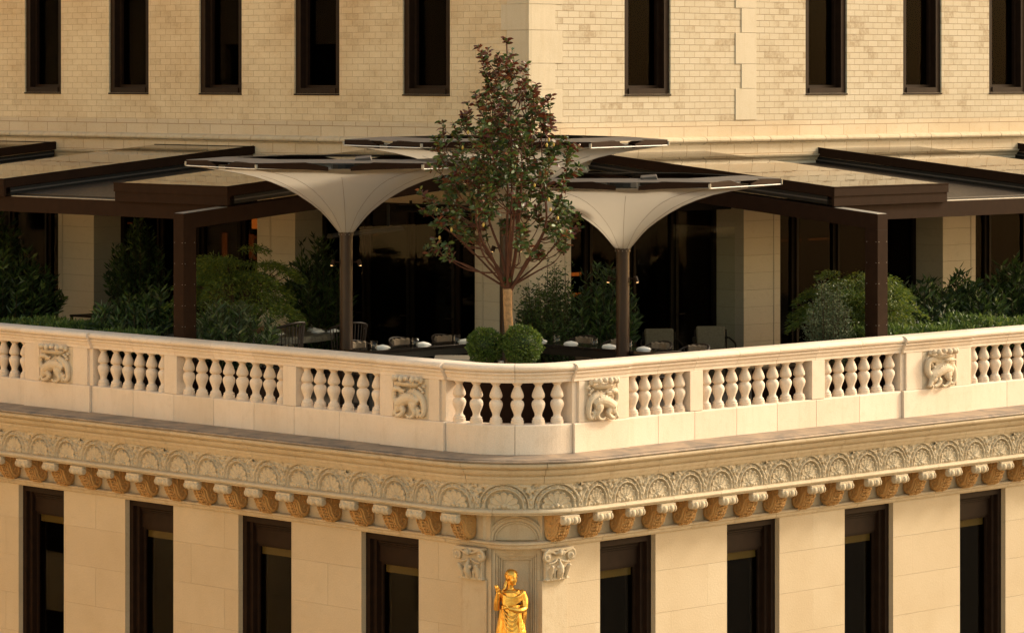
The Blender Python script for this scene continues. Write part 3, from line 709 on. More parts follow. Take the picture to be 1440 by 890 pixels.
for a, b in zip(xj[:-1], xj[1:]): segs.append((P.sr(a), P.sr(b), any(abs(a-p) < .01 for p, q in PIERR)))
segs = [(min(a, b), max(a, b), p) for a, b, p in segs]
def basep(pr):
    o = 0.045 if pr else 0.0
    return [(-0.30, 0.0), (o, 0.0), (o, 0.405), (o-0.006, 0.418), (o-0.018, 0.424), (-0.28, 0.426), (-0.30, 0.42)]
prism_pieces(segs, basep, 'base_course', M['cast'], 0.003)
def capp(pr):
    o = 0.05 if pr else 0.0
    return [(-0.36, 1.02), (-0.36, 1.06), (-0.375, 1.08), (-0.385, 1.13), (-0.40, 1.16), (-0.42, 1.20), (-0.41, 1.235), (-0.38, 1.262), (-0.33, 1.275), (-0.10, 1.285), (o+0.0, 1.279), (o+0.035, 1.268), (o+0.062, 1.248), (o+0.072, 1.222), (o+0.062, 1.195), (o+0.040, 1.184), (o+0.014, 1.181), (o+0.014, 1.169), (o+0.036, 1.166), (o+0.040, 1.150), (o+0.028, 1.135), (o+0.012, 1.122), (o+0.008, 1.105), (o+0.006, 1.085), (o-0.012, 1.078), (o-0.014, 1.05), (o-0.014, 1.025), (o-0.02, 1.02)]
capsegs = [(a, b, p) for a, b, p in segs]
prism_pieces(capsegs, capp, 'cap_rail', M['cast'], 0.0, 0.006)
MBj = MB(); P.sweep(MBj, SE_L, SE_R, [(-0.29, 0.01), (-0.012, 0.01), (-0.012, 0.41), (-0.29, 0.41)]); P.sweep(MBj, SE_L, SE_R, [(-0.35, 1.03), (-0.03, 1.03), (-0.03, 1.10), (0.0, 1.17), (-0.05, 1.25), (-0.35, 1.25)]); MBj.build('mortar_core', M['joint'], BAL)
# piers and pedestals
def pier_box(a, b, o, top=1.02, nin=-0.29, name='pier', bev=0.005):
    mb = MB(); P.sweep(mb, min(a, b), max(a, b), [(nin, 0.426), (o, 0.426), (o, top), (nin, top)]); return mb.build(name, M['cast'], BAL, bevel=bev)
def big_pier(lo, hi, conv, pl, ph):
    # panel recess between pl and ph
    f = conv
    pier_box(f(lo), f(pl), 0.03); pier_box(f(ph), f(hi), 0.03); pier_box(f(pl+0.002), f(ph-0.002), 0.012, bev=0)
    for a in (lo-0.10, hi+0.001):
        pier_box(f(a+0.001), f(a+0.099), -0.012, nin=-0.27, name='pilaster_strip')
big_pier(1.55, 2.76, P.sl, 1.77, 2.53); big_pier(9.78, 11.40, P.sl, 10.15, 11.05)
big_pier(1.24, 2.22, P.sr, 1.35, 2.03); big_pier(8.62, 10.22, P.sr, 9.02, 9.88)
for a, b in ((4.72, 5.02), (7.55, 7.86), (13.5, 13.85)): pier_box(P.sl(a), P.sl(b), 0.0, name='pedestal')
for a, b in ((3.62, 3.90), (6.38, 6.68), (12.6, 12.95)): pier_box(P.sr(a), P.sr(b), 0.0, name='pedestal')
# balusters
bpf = [(0.092, 0.0), (0.092, 0.055), (0.080, 0.062), (0.083, 0.075), (0.080, 0.088), (0.062, 0.10), (0.052, 0.125), (0.056, 0.155), (0.072, 0.195), (0.090, 0.24), (0.098, 0.275), (0.096, 0.305), (0.080, 0.335), (0.060, 0.35), (0.058, 0.358), (0.072, 0.365), (0.090, 0.385), (0.094, 0.41), (0.086, 0.445), (0.070, 0.485), (0.054, 0.52), (0.047, 0.545), (0.048, 0.555), (0.060, 0.562), (0.062, 0.572), (0.075, 0.58), (0.080, 0.595), (0.080, 0.60)]
bmb = MB().lathe(bpf, n=20); bme = bmb.mesh('baluster', [M['cast']]); _t = bpy.data.objects.new('x', bme); edgesplit_smooth(_t, 50); bpy.data.objects.remove(_t)
def baluster(s):
    x, y, z = P.at(s, -0.125, 0.424); l = wloc(BAL); o = link(bme, 'baluster', BAL, (x-l.x, y-l.y, z-l.z)); o.rotation_euler = (0, 0, random.uniform(0, 3))
for y in (3.02, 3.35, 3.68, 4.00, 4.31, 4.60, 5.16, 5.47, 5.79, 6.11, 6.43, 6.75, 7.08, 7.40, 8.01, 8.32, 8.62, 8.92, 9.22, 9.55, 11.62, 11.92, 12.22, 12.52, 12.82, 13.12, 13.4): baluster(P.sl(y))
for a in (-52, -34, -16.5, 0.8, 17.8, 34.5): baluster(R_(a)*1.15)
for x in (2.50, 2.76, 3.01, 3.27, 3.51, 4.08, 4.37, 4.67, 4.97, 5.28, 5.60, 5.90, 6.22, 6.84, 7.14, 7.45, 7.76, 8.06, 8.37, 10.48, 10.78, 11.08, 11.38, 11.68, 11.98, 12.28, 12.5): baluster(P.sr(x))

# ---- crowned lizard reliefs: heightened bodies built from tapered limbs, in a panel frame (x across, y outward, z up), size 0.78 x 0.60
def relief_mesh(flip, var):
    mb = MB(); mb.curvy = True; S = lambda pts: [(flip*x, y, z) for x, y, z in pts]
    mb.box(-0.37, 0.37, -0.03, 0.006, 0.003, 0.592)
    # tail sweeping up the back and round
    mb.tube(S([(-0.16, 0.04, 0.33), (-0.05, 0.05, 0.37), (0.10, 0.05, 0.39), (0.21, 0.05, 0.36), (0.285, 0.045, 0.28), (0.31, 0.045, 0.18), (0.30, 0.045, 0.09), (0.26, 0.045, 0.055), (0.215, 0.045, 0.075), (0.215, 0.045, 0.125), (0.25, 0.045, 0.14)]), [0.02, 0.03, 0.045, 0.052, 0.05, 0.045, 0.038, 0.032, 0.027, 0.024, 0.018], 9)
    # body
    mb.tube(S([(-0.25, 0.05, 0.20), (-0.16, 0.06, 0.23), (-0.05, 0.07, 0.28), (0.06, 0.07, 0.305), (0.16, 0.06, 0.29), (0.22, 0.05, 0.25)]), [0.07, 0.085, 0.09, 0.09, 0.08, 0.06], 12)
    mb.ball(S([(0.115, 0.085, 0.215)])[0], (0.085, 0.06, 0.085)); mb.ball(S([(-0.20, 0.075, 0.165)])[0], (0.085, 0.055, 0.08))
    mb.tube(S([(0.11, 0.09, 0.17), (0.15, 0.08, 0.10), (0.10, 0.075, 0.04), (0.04, 0.085, 0.022)]), [0.05, 0.036, 0.026, 0.02], 8)
    mb.tube(S([(0.16, 0.05, 0.17), (0.20, 0.05, 0.10), (0.17, 0.05, 0.03)]), [0.035, 0.028, 0.02], 7)
    mb.tube(S([(-0.12, 0.09, 0.15), (-0.07, 0.09, 0.12), (-0.13, 0.09, 0.055), (-0.20, 0.09, 0.035)]), [0.05, 0.04, 0.036, 0.03], 8)
    mb.tube(S([(-0.24, 0.07, 0.13), (-0.27, 0.08, 0.07), (-0.31, 0.08, 0.04)]), [0.045, 0.036, 0.028], 8)
    for k in range(4):
        mb.tube(S([(0.05, 0.09, 0.028), (0.005-0.01*k, 0.095, 0.012+0.016*k)]), 0.010, 5)
        mb.tube(S([(-0.20, 0.09, 0.035), (-0.245, 0.10, 0.010+0.018*k)]), 0.011, 5)
    # neck curling up, head under the crown
    if var == 0:
        mb.tube(S([(-0.24, 0.06, 0.22), (-0.30, 0.06, 0.28), (-0.305, 0.065, 0.35), (-0.27, 0.075, 0.41), (-0.20, 0.085, 0.425)]), [0.05, 0.042, 0.040, 0.042, 0.045], 9)
        mb.ball(S([(-0.18, 0.10, 0.425)])[0], (0.085, 0.045, 0.035)); mb.tube(S([(-0.15, 0.10, 0.415), (-0.08, 0.11, 0.41), (-0.03, 0.10, 0.412)]), [0.03, 0.02, 0.012], 7)
        mb.tube(S([(-0.15, 0.10, 0.39), (-0.09, 0.11, 0.382), (-0.05, 0.10, 0.385)]), [0.02, 0.014, 0.01], 6)
        fl = [(0.05, 0.42), (0.12, 0.43), (0.19, 0.40), (0.26, 0.44), (0.29, 0.40), (0.22, 0.46), (0.31, 0.48), (-0.29, 0.45), (-0.32, 0.40), (0.0, 0.40)]
    else:
        mb.tube(S([(-0.24, 0.06, 0.20), (-0.31, 0.06, 0.28), (-0.31, 0.06, 0.38), (-0.26, 0.06, 0.45), (-0.10, 0.05, 0.44), (0.04, 0.06, 0.43)]), [0.05, 0.05, 0.052, 0.05, 0.04, 0.035], 9)
        mb.ball(S([(0.12, 0.10, 0.445)])[0], (0.10, 0.05, 0.04)); mb.tube(S([(0.16, 0.10, 0.44), (0.27, 0.11, 0.43)]), [0.035, 0.018], 7)
        mb.tube(S([(0.14, 0.10, 0.40), (0.24, 0.10, 0.385)]), [0.02, 0.012], 6)
        fl = [(-0.20, 0.38), (-0.12, 0.40), (-0.05, 0.36), (-0.16, 0.34), (0.02, 0.39), (-0.22, 0.43), (-0.08, 0.41)]
    for x, z in fl: mb.ball(S([(x, 0.05, z)])[0], (0.028, 0.028, 0.022), 8, 6)
    mb.ball(S([(-0.18, 0.03, 0.34)])[0], 0.022, 8, 6)
    # back scales
    rs = random.Random(4)
    for k in range(40):
        t = rs.random(); x = -0.22+0.4*t; z = 0.20+0.28*t-0.13*t*t+rs.uniform(-0.045, 0.07); mb.ball(S([(x, 0.135+rs.uniform(-0.01, 0.004), z)])[0], 0.010, 5, 4)
    # crown: a wide tilted band with a row of lobes, standing well proud of the panel
    cx = -0.02 if var == 0 else 0.04
    for z, r, ry in ((0.485, 0.20, 0.10), (0.50, 0.215, 0.115), (0.515, 0.23, 0.125)):
        mb.tube(S([(cx+r*math.cos(t), 0.03+ry*math.sin(t), z) for t in [math.pi*k/14 for k in range(15)]]), 0.014, 6)
    mb.hexa(S([(cx-0.19, 0, 0.47), (cx+0.19, 0, 0.47), (cx+0.15, 0.11, 0.47), (cx-0.15, 0.11, 0.47), (cx-0.23, 0, 0.535), (cx+0.23, 0, 0.535), (cx+0.18, 0.13, 0.535), (cx-0.18, 0.13, 0.535)]))
    for k in range(9):
        t = math.pi*k/8; r = 0.27; mb.ball(S([(cx+r*math.cos(t), 0.05+0.145*math.sin(t), 0.565+(0.012 if k % 2 else 0)+0.02*math.sin(t))])[0], (0.043, 0.043, 0.040 if k % 2 else 0.050), 8, 6)
    mb.ball(S([(cx+(-0.07 if flip > 0 else 0.0), 0.15, 0.59)])[0], (0.06, 0.045, 0.045)); mb.tube(S([(cx-0.25, 0.05, 0.555), (cx-0.33, 0.07, 0.56)]), [0.028, 0.014], 7)
    return remeshed(mb, 'lizard_relief', [M['relief']], 0.0065, 1)
M['relief'] = stone('relief_stone', (0.64, 0.53, 0.40), (0.58, 0.47, 0.345), (0.36, 0.26, 0.16), 0.25, 0.35)
lb = wloc(BAL)
def place_relief(me, F, u, rz, sx):
    p = Vector(F(u, 0.012, 0.424))-lb; o = link(me, 'lizard_relief', BAL, p, rz); o.scale = (sx, 1, 1); return o
rA = relief_mesh(-1, 0); rB = relief_mesh(1, 0); rC = relief_mesh(1, 1); rD = relief_mesh(-1, 1)
# local +y must point outward: left wing rz=90 (x axis -> +y world, image-left); right wing rz=180 (x axis -> -x world, image-left)
place_relief(rA, FL, 2.15, R_(90), 1.0); place_relief(rA, FL, 10.60, R_(90), 1.15)
place_relief(rB, FR, 1.69, R_(180), 0.92); place_relief(rD, FR, 9.45, R_(180), 1.12)

# ================================================================== STATUE
ST = Vector(FC(-0.07, 0.16, 0)); 
STT = empty('statue', (ST.x, ST.y, -3.30), 'gilded statue of a robed woman standing in the corner niche under the cornice', 'statue', rz=R_(-44.5), local=True)
def T_(z): return z+3.9      # world z -> local z
# local frame: x = image right, y = away from viewer, z up
mb = MB(); mb.curvy = True
H0 = 2.375
def tb(pts, r, n=10): mb.tube([(x, y, H0+z) for x, y, z in pts], r, n)
def bl(c, r, **k): mb.ball((c[0], c[1], H0+c[2]), r, 14, 10, **k)
# body core, hips and legs (under the robe), chest, shoulders
tb([(0.0, 0.0, -2.2), (0.0, 0.0, -1.5), (0.02, 0.0, -1.12), (0.0, 0.0, -0.95), (-0.02, 0, -0.78), (-0.02, 0.0, -0.60), (-0.02, 0.01, -0.47)], [0.19, 0.20, 0.21, 0.195, 0.155, 0.175, 0.17], 16)
bl((0.0, 0.0, -0.50), (0.225, 0.12, 0.11)); bl((-0.10, -0.10, -0.60), (0.085, 0.07, 0.085)); bl((0.08, -0.10, -0.60), (0.085, 0.07, 0.085))
bl((0.13, -0.09, -1.15), (0.12, 0.12, 0.28)); tb([(0.14, -0.12, -1.2), (0.16, -0.15, -1.6), (0.14, -0.08, -2.1)], [0.12, 0.10, 0.09])
# neck
tb([(-0.02, 0.01, -0.45), (-0.015, -0.005, -0.36), (0.0, -0.015, -0.26)], [0.085, 0.066, 0.064])
# head, turned to image right and slightly down
rot = Matrix.Rotation(R_(38), 3, 'Z') @ Matrix.Rotation(R_(8), 3, 'X')
hc = Vector((0.01, -0.02, -0.175))
def hb(off, r): 
    q = hc+rot @ Vector(off); mb.ball((q.x, q.y, H0+q.z), r, 14, 10, rot=rot)
hb((0, 0.01, 0.03), (0.105, 0.125, 0.125)); hb((0, -0.055, -0.045), (0.078, 0.075, 0.10)); hb((0, -0.11, -0.112), (0.03, 0.028, 0.025))
hb((0, -0.128, -0.012), (0.014, 0.02, 0.038)); hb((0, -0.142, -0.035), (0.019, 0.02, 0.014)); hb((0, -0.118, -0.068), (0.03, 0.018, 0.009)); hb((0, -0.114, -0.083), (0.024, 0.016, 0.009))
for s_ in (-1, 1):
    hb((s_*0.036, -0.108, 0.012), (0.019, 0.014, 0.010)); hb((s_*0.038, -0.112, 0.032), (0.028, 0.012, 0.008)); hb((s_*0.045, -0.085, -0.045), (0.028, 0.03, 0.035)); hb((s_*0.10, 0.0, -0.02), (0.014, 0.028, 0.036))
# image-left arm: raised, elbow down, hand by the shoulder
tb([(-0.20, 0.0, -0.47), (-0.265, -0.02, -0.62), (-0.285, -0.05, -0.79)], [0.082, 0.068, 0.058], 12)
tb([(-0.285, -0.05, -0.79), (-0.275, -0.13, -0.64), (-0.262, -0.17, -0.50), (-0.26, -0.18, -0.455)], [0.060, 0.055, 0.040, 0.034], 12)
bl((-0.262, -0.18, -0.41), (0.040, 0.028, 0.052))
for k, (dx, l) in enumerate(((-0.034, 0.045), (-0.012, 0.052), (0.011, 0.048), (0.032, 0.038))):
    x = -0.268+dx; tb([(x, -0.185, -0.375), (x-0.012, -0.205, -0.345), (x-0.018, -0.215, -0.345+l*0.3), (x-0.010, -0.225, -0.30-0.02*(k == 3))], [0.0125, 0.0115, 0.0105, 0.009], 7)
tb([(-0.235, -0.185, -0.43), (-0.222, -0.21, -0.40), (-0.24, -0.225, -0.37)], [0.014, 0.013, 0.010], 7)
# image-right arm: upper arm down, forearm across the waist
tb([(0.20, 0.0, -0.47), (0.255, -0.02, -0.62), (0.255, -0.05, -0.78)], [0.085, 0.075, 0.068], 12)
tb([(0.255, -0.06, -0.78), (0.16, -0.17, -0.80), (0.04, -0.215, -0.775), (-0.05, -0.22, -0.745)], [0.066, 0.060, 0.046, 0.036], 12)
bl((-0.095, -0.222, -0.735), (0.052, 0.026, 0.036))
for k in range(4):
    z = -0.712-0.018*k; tb([(-0.13, -0.225, z), (-0.165, -0.225, z+0.008), (-0.185, -0.21, z+0.004)], [0.012, 0.011, 0.009], 7)
tb([(-0.085, -0.235, -0.705), (-0.115, -0.245, -0.69), (-0.14, -0.24, -0.69)], [0.013, 0.012, 0.010], 7)
body_me = remeshed(mb, 'body', [M['gold']], 0.0075, 1)
link(body_me, 'body', STT)
# hair: waves over the skull with a bun and a lock on the neck
mb = MB()
for k in range(9):
    a = -1.25+0.31*k
    for q in range(3):
        p0 = hc+rot @ Vector((0.112*math.sin(a), 0.0-0.10*math.cos(a)*(1-0.30*q), 0.055+0.042*q-0.012*q*q)); p1 = hc+rot @ Vector((0.10*math.sin(a)*(1-0.2*q), 0.07, 0.065+0.03*q)); p2 = hc+rot @ Vector((0.03*math.sin(a), 0.13, 0.02))
        mb.tube([(p.x, p.y, H0+p.z) for p in (p0, (p0+p1)/2+Vector((0, 0, 0.006)), p1, p2)], [0.013, 0.018, 0.018, 0.012], 7)
for off, r in (((0, 0.03, 0.10), (0.09, 0.10, 0.05)), ((0, 0.15, 0.0), (0.055, 0.05, 0.06)), ((0, 0.05, 0.0), (0.112, 0.09, 0.11)), ((0, -0.02, 0.125), (0.05, 0.035, 0.022)), ((-0.07, 0.06, 0.075), (0.04, 0.04, 0.035))):
    q = hc+rot @ Vector(off); mb.ball((q.x, q.y, H0+q.z), r, 12, 8, rot=rot)
mb.tube([(-0.07, 0.02, H0-0.22), (-0.10, -0.01, H0-0.30), (-0.125, -0.04, H0-0.37), (-0.15, -0.09, H0-0.41)], [0.034, 0.036, 0.03, 0.018], 8)
link(remeshed(mb, 'hair', [M['gold']], 0.007, 1), 'hair', STT)
# pine cone held at the shoulder
mb = MB(); mb.ball((-0.285, -0.235, H0-0.345), (0.034, 0.034, 0.055), 10, 8)
link(mb.mesh('cone', [M['gold']], smooth=True), 'pine_cone', STT)
# robe: pleated skirt surface and swags
mb = MB(); NA, NZ = 90, 40; vs = []
for j in range(NZ+1):
    z = -0.70-1.62*j/NZ; f = j/NZ
    rx = 0.205+0.07*min(1, f*3)+0.03*f; ry = 0.165+0.05*min(1, f*3)+0.04*f
    for i in range(NA):
        a = 2*math.pi*i/NA
        fold = 0.018*f**0.5*math.sin(a*9+0.7*math.sin(z*0.9))+0.011*math.sin(a*17+1.3+z*0.4)
        knee = 0.055*math.exp(-((a-(-1.15) % (2*math.pi))/0.40)**2)*math.exp(-((z+1.30)/0.40)**2)
        r_ = 1+fold*4.0*(0.4+f)+knee*2.2
        vs.append((rx*math.cos(a)*r_, ry*math.sin(a)*r_, H0+z))
mb.add(vs, [(j*NA+i, j*NA+(i+1) % NA, (j+1)*NA+(i+1) % NA, (j+1)*NA+i) for j in range(NZ) for i in range(NA)])
link(mb.mesh('robe', [M['gold']], smooth=True), 'robe', STT)
mb = MB(); mb.curvy = True
# mantle across the chest and over the image-right shoulder, hanging behind the forearm
for k in range(6):
    d = 0.028*k
    mb.tube([(-0.235+d*0.35, -0.05, H0-0.455-d*0.55), (-0.15, -0.145-d*0.10, H0-0.51-d*1.15), (-0.02, -0.165-d*0.05, H0-0.565-d*1.05), (0.12, -0.145, H0-0.54-d*0.80), (0.235, -0.06, H0-0.47-d*0.72)], [0.018, 0.022, 0.024, 0.022, 0.020], 8)
for k in range(5):
    x = 0.20+0.012*k; y_ = 0.03*k; mb.tube([(x-0.02, -0.05+y_, H0-0.47), (x+0.035, -0.085+y_, H0-0.66), (x+0.04+0.008*(k % 2), -0.10+y_, H0-0.90), (x+0.015, -0.10+y_*1.2, H0-1.15), (x+0.04, -0.08+y_, H0-1.45), (x+0.03, -0.06+y_, H0-1.8)], [0.014, 0.018, 0.020, 0.016, 0.019, 0.016], 8)
mb.ball((0.215, -0.01, H0-0.50), (0.06, 0.075, 0.09), 12, 8); mb.ball((-0.19, 0.0, H0-0.48), (0.06, 0.065, 0.05), 12, 8)
# swagged folds below the forearm
for k in range(5):
    d = 0.075*k; mb.tube([(-0.175-0.006*k, -0.12, H0-0.74-d*0.55), (-0.10, -0.205, H0-0.86-d*1.05), (0.02, -0.225, H0-0.93-d*1.15), (0.11, -0.205, H0-0.87-d*0.9), (0.155, -0.15, H0-0.76-d*0.4)], [0.014, 0.018, 0.020, 0.016, 0.012], 7)
for k in range(4): mb.tube([(0.145+0.014*k, -0.20+0.01*k, H0-0.82), (0.155+0.02*k, -0.235+0.012*k, H0-1.25), (0.13+0.02*k, -0.24+0.01*k, H0-1.8)], [0.012, 0.014, 0.014], 6)
# round neckline
mb.tube([(0.155*math.cos(t)-0.01, -0.02-0.135*math.sin(t)*0.85, H0-0.41-0.075*math.sin(t)) for t in [math.pi*k/12 for k in range(13)]], 0.020, 8)
link(remeshed(mb, 'mantle', [M['gold']], 0.0085, 1), 'mantle', STT)
mb = MB(); mb.lathe([(0.34, -0.02), (0.36, 0.02), (0.36, 0.06), (0.33, 0.075)], (0, 0, 0), 24); link(mb.mesh('plinth', [M['terra']]), 'plinth', STT); STT.scale = (0.73, 0.73, 0.73)

# ================================================================== PERGOLAS
def pergola(name, label, PF, u1, zoff, base):
    E_ = empty(name, base, label, 'pergola')
    sl_ = 0.087
    def beam(n_, u0, ub, t0, t1, zt0, h, mat=M['brown'], pad=0.0, sl2=sl_):
        """sloping box: top height zt0 at t0, rising with t"""
        zt1 = zt0+sl2*(t1-t0); q = [PF(u0,t0,zt0-h),PF(ub,t0,zt0-h),PF(ub,t1,zt1-h),PF(u0,t1,zt1-h),PF(u0,t0,zt0),PF(ub,t0,zt0),PF(ub,t1,zt1),PF(u0,t1,zt1)]
        return MB().hexa(q).build(n_, mat, E_, bevel=0.004)
    Z = zoff
    # post with rows of rivets
    def post(u):
        p = MB(); p.hexa([PF(u, 0.40, 0.15), PF(u+0.25, 0.40, 0.15), PF(u+0.25, 0.66, 0.15), PF(u, 0.66, 0.15), PF(u, 0.40, 2.95+Z), PF(u+0.25, 0.40, 2.95+Z), PF(u+0.25, 0.66, 2.975+Z), PF(u, 0.66, 2.975+Z)])
        o = p.build('post', M['brown'], E_, bevel=0.005)
        r = MB()
        for k in range(8):
            for a in (0.03, 0.22): r.ball(PF(u+a, 0.398, 0.45+0.33*k), 0.006, 6, 4); r.ball(PF(u-0.002, 0.40+a, 0.45+0.33*k), 0.006, 6, 4)
        r.build('rivet', M['gutter'], o)
    post(u1)
    beam('end_beam', u1, u1+0.25, 0.40, 6.93, 3.20+Z, 0.25)
    beam('sky_lit_plate', u1+0.01, u1+0.24, 0.42, 1.30, 3.206+Z, 0.005, M['gutter'])  # pale plate standing in for the sky-lit top of the beam
    mb = MB(); mb.hexa([PF(u1+0.25, 1.36, 3.05+Z), PF(u1+22, 1.36, 3.05+Z), PF(u1+22, 1.56, 3.05+Z), PF(u1+0.25, 1.56, 3.05+Z), PF(u1+0.25, 1.36, 3.305+Z), PF(u1+22, 1.36, 3.305+Z), PF(u1+22, 1.56, 3.305+Z), PF(u1+0.25, 1.56, 3.305+Z)])
    mb.build('front_beam', M['brown'], E_, bevel=0.004)
    mb = MB(); mb.hexa([PF(u1+0.25, 6.74, 3.40+Z), PF(u1+22, 6.74, 3.40+Z), PF(u1+22, 6.94, 3.40+Z), PF(u1+0.25, 6.94, 3.40+Z), PF(u1+0.25, 6.74, 3.70+Z), PF(u1+22, 6.74, 3.70+Z), PF(u1+22, 6.94, 3.70+Z), PF(u1+0.25, 6.94, 3.70+Z)])
    mb.build('back_beam', M['black'], E_)
    for k in range(4):
        a = u1+5.95*k; b = a+2.89; zg = 3.60+Z
        # rafters
        if k: beam('rafter', a+0.02, a+0.20, 1.57, 6.93, 3.302+Z, 0.2)
        beam('rafter', b-0.20, b-0.02, 1.57, 6.93, 3.302+Z, 0.2)
        # raised skylight: fascias and glass
        f = beam('skylight_frame', a, b, 1.30, 1.35, zg, 0.30); f.name = 'skylight_frame'
        def sub(n_, u0, ub, t0, t1, ztop, h, mat):
            zt1 = ztop+sl_*(t1-t0); q = [PF(u0,t0,ztop-h),PF(ub,t0,ztop-h),PF(ub,t1,zt1-h),PF(u0,t1,zt1-h),PF(u0,t0,ztop),PF(ub,t0,ztop),PF(ub,t1,zt1),PF(u0,t1,zt1)]
            return MB().hexa(q).build(n_, mat, f)
        sub('fascia', a-0.012, b+0.012, 1.282, 1.298, zg-0.002, 0.135, M['brown'])
        sub('drip_edge', a-0.016, b+0.016, 1.272, 1.296, zg+0.012, 0.013, M['brown'])
        zs = zg+sl_*0.052
        for u0, ub in ((a, a+0.05), (b-0.05, b)):
            sub('side_fascia', u0, ub, 1.352, 6.9, zs-(0.035 if ub == b else 0.0), 0.15, M['brown'])
            um = (u0+ub)/2
            sub('track', um-0.01, um+0.02, 1.45, 6.9, zs-0.152, 0.12, M['black'])
            sub('rail', u0+0.0, ub-0.0, 1.45, 6.9, zs-0.20, 0.022, M['greymetal'])
        sub('drip_edge', a-0.008, a+0.02, 1.30, 6.9, zg+0.012, 0.011, M['brown'])
        sub('back_fascia', a, b, 6.902, 6.95, zs+sl_*5.55, 0.16, M['brown'])
        sub('glass', a+0.052, b-0.001, 1.353, 6.90, zs-0.008, 0.02, M['roofglass'])
        # lower roof panel between skylights
        c = u1+5.95*(k+1)
        beam('roof_panel', b+0.005, c-0.005, 1.575, 6.73, 3.355+Z, 0.03, M['roofpanel'])
        beam('gutter', b+0.02, c-0.10, 1.38, 1.44, 3.325+Z, 0.018, M['gutter'], sl2=0)
        beam('seal', b+0.02, c-0.10, 1.45, 1.56, 3.332+Z, 0.025, M['black'], sl2=0)
        st = MB()
        for q in (0.35, 0.85, 1.3, 2.0): st.hexa([PF(b+q,6.84,3.70+Z),PF(b+q+0.03,6.84,3.70+Z),PF(b+q+0.03,6.87,3.70+Z),PF(b+q,6.87,3.70+Z),PF(b+q,6.84,3.86+Z),PF(b+q+0.03,6.84,3.86+Z),PF(b+q+0.03,6.87,3.86+Z),PF(b+q,6.87,3.86+Z)])
        st.build('wall_bracket', M['greymetal'], E_)
        beam('roof_channel', b+0.02, c-0.02, 6.75, 6.93, 3.72+Z, 0.02, M['black'], sl2=0)
    return E_
PFL = lambda u, t, z: (t, u, z)
PFR = lambda u, t, z: (u, t, z)
pergola('pergola', 'brown metal pergola with raised glass skylights on the left side of the terrace', PFL, 7.87, 0.02, (0.53, 8.0, 0.15))
pergola('pergola', 'brown metal pergola with raised glass skylights on the right side of the terrace', PFR, 8.43, 0.0, (8.56, 0.53, 0.15))
# radiant heater bars hung under the pergolas
def heater(p0, p1, label, hang=0.22):
    p0, p1 = Vector(p0), Vector(p1); c = (p0+p1)/2; E_ = empty('patio_heater', c, label, 'heater', 'heater bars under the terrace roofs')
    d = (p1-p0).normalized(); sd_ = d.cross(Vector((0, 0, 1)))
    mb = MB(); k = [( -0.09, 0.0), (-0.05, 0.06), (0.05, 0.06), (0.09, 0.0), (0.06, -0.02), (-0.06, -0.02)]
    vs = [p+sd_*a+Vector((0, 0, b)) for p in (p0, p1) for a, b in k]
    mb.add(vs, [tuple(range(6)), tuple(range(11, 5, -1))]+[(i, (i+1) % 6, 6+(i+1) % 6, 6+i) for i in range(6)]); mb.build('hood', M['black'], E_)
    for f in (0.18, 0.82):
        q = p0+(p1-p0)*f; MB().tube([q+Vector((0, 0, 0.06)), q+Vector((0, 0, 0.06+hang))], 0.025, 8).tube([q+Vector((0, 0, 0.062))-d*0.08, q+Vector((0, 0, 0.062))+d*0.08], 0.03, 6).build('bracket', M['black'], E_)
heater((3.9, 8.35, 2.72), (5.5, 8.35, 2.80), 'black heater bar hung from the left pergola beam in front of a stone pier', 0.38)
heater((6.60, 7.9, 3.10), (6.60, 9.6, 3.10), 'black heater bar under the eaves left of the tree', 0.08)
heater((8.0, 6.45, 3.13), (9.9, 6.45, 3.13), 'black heater bar above the doors behind the right umbrella', 0.08)

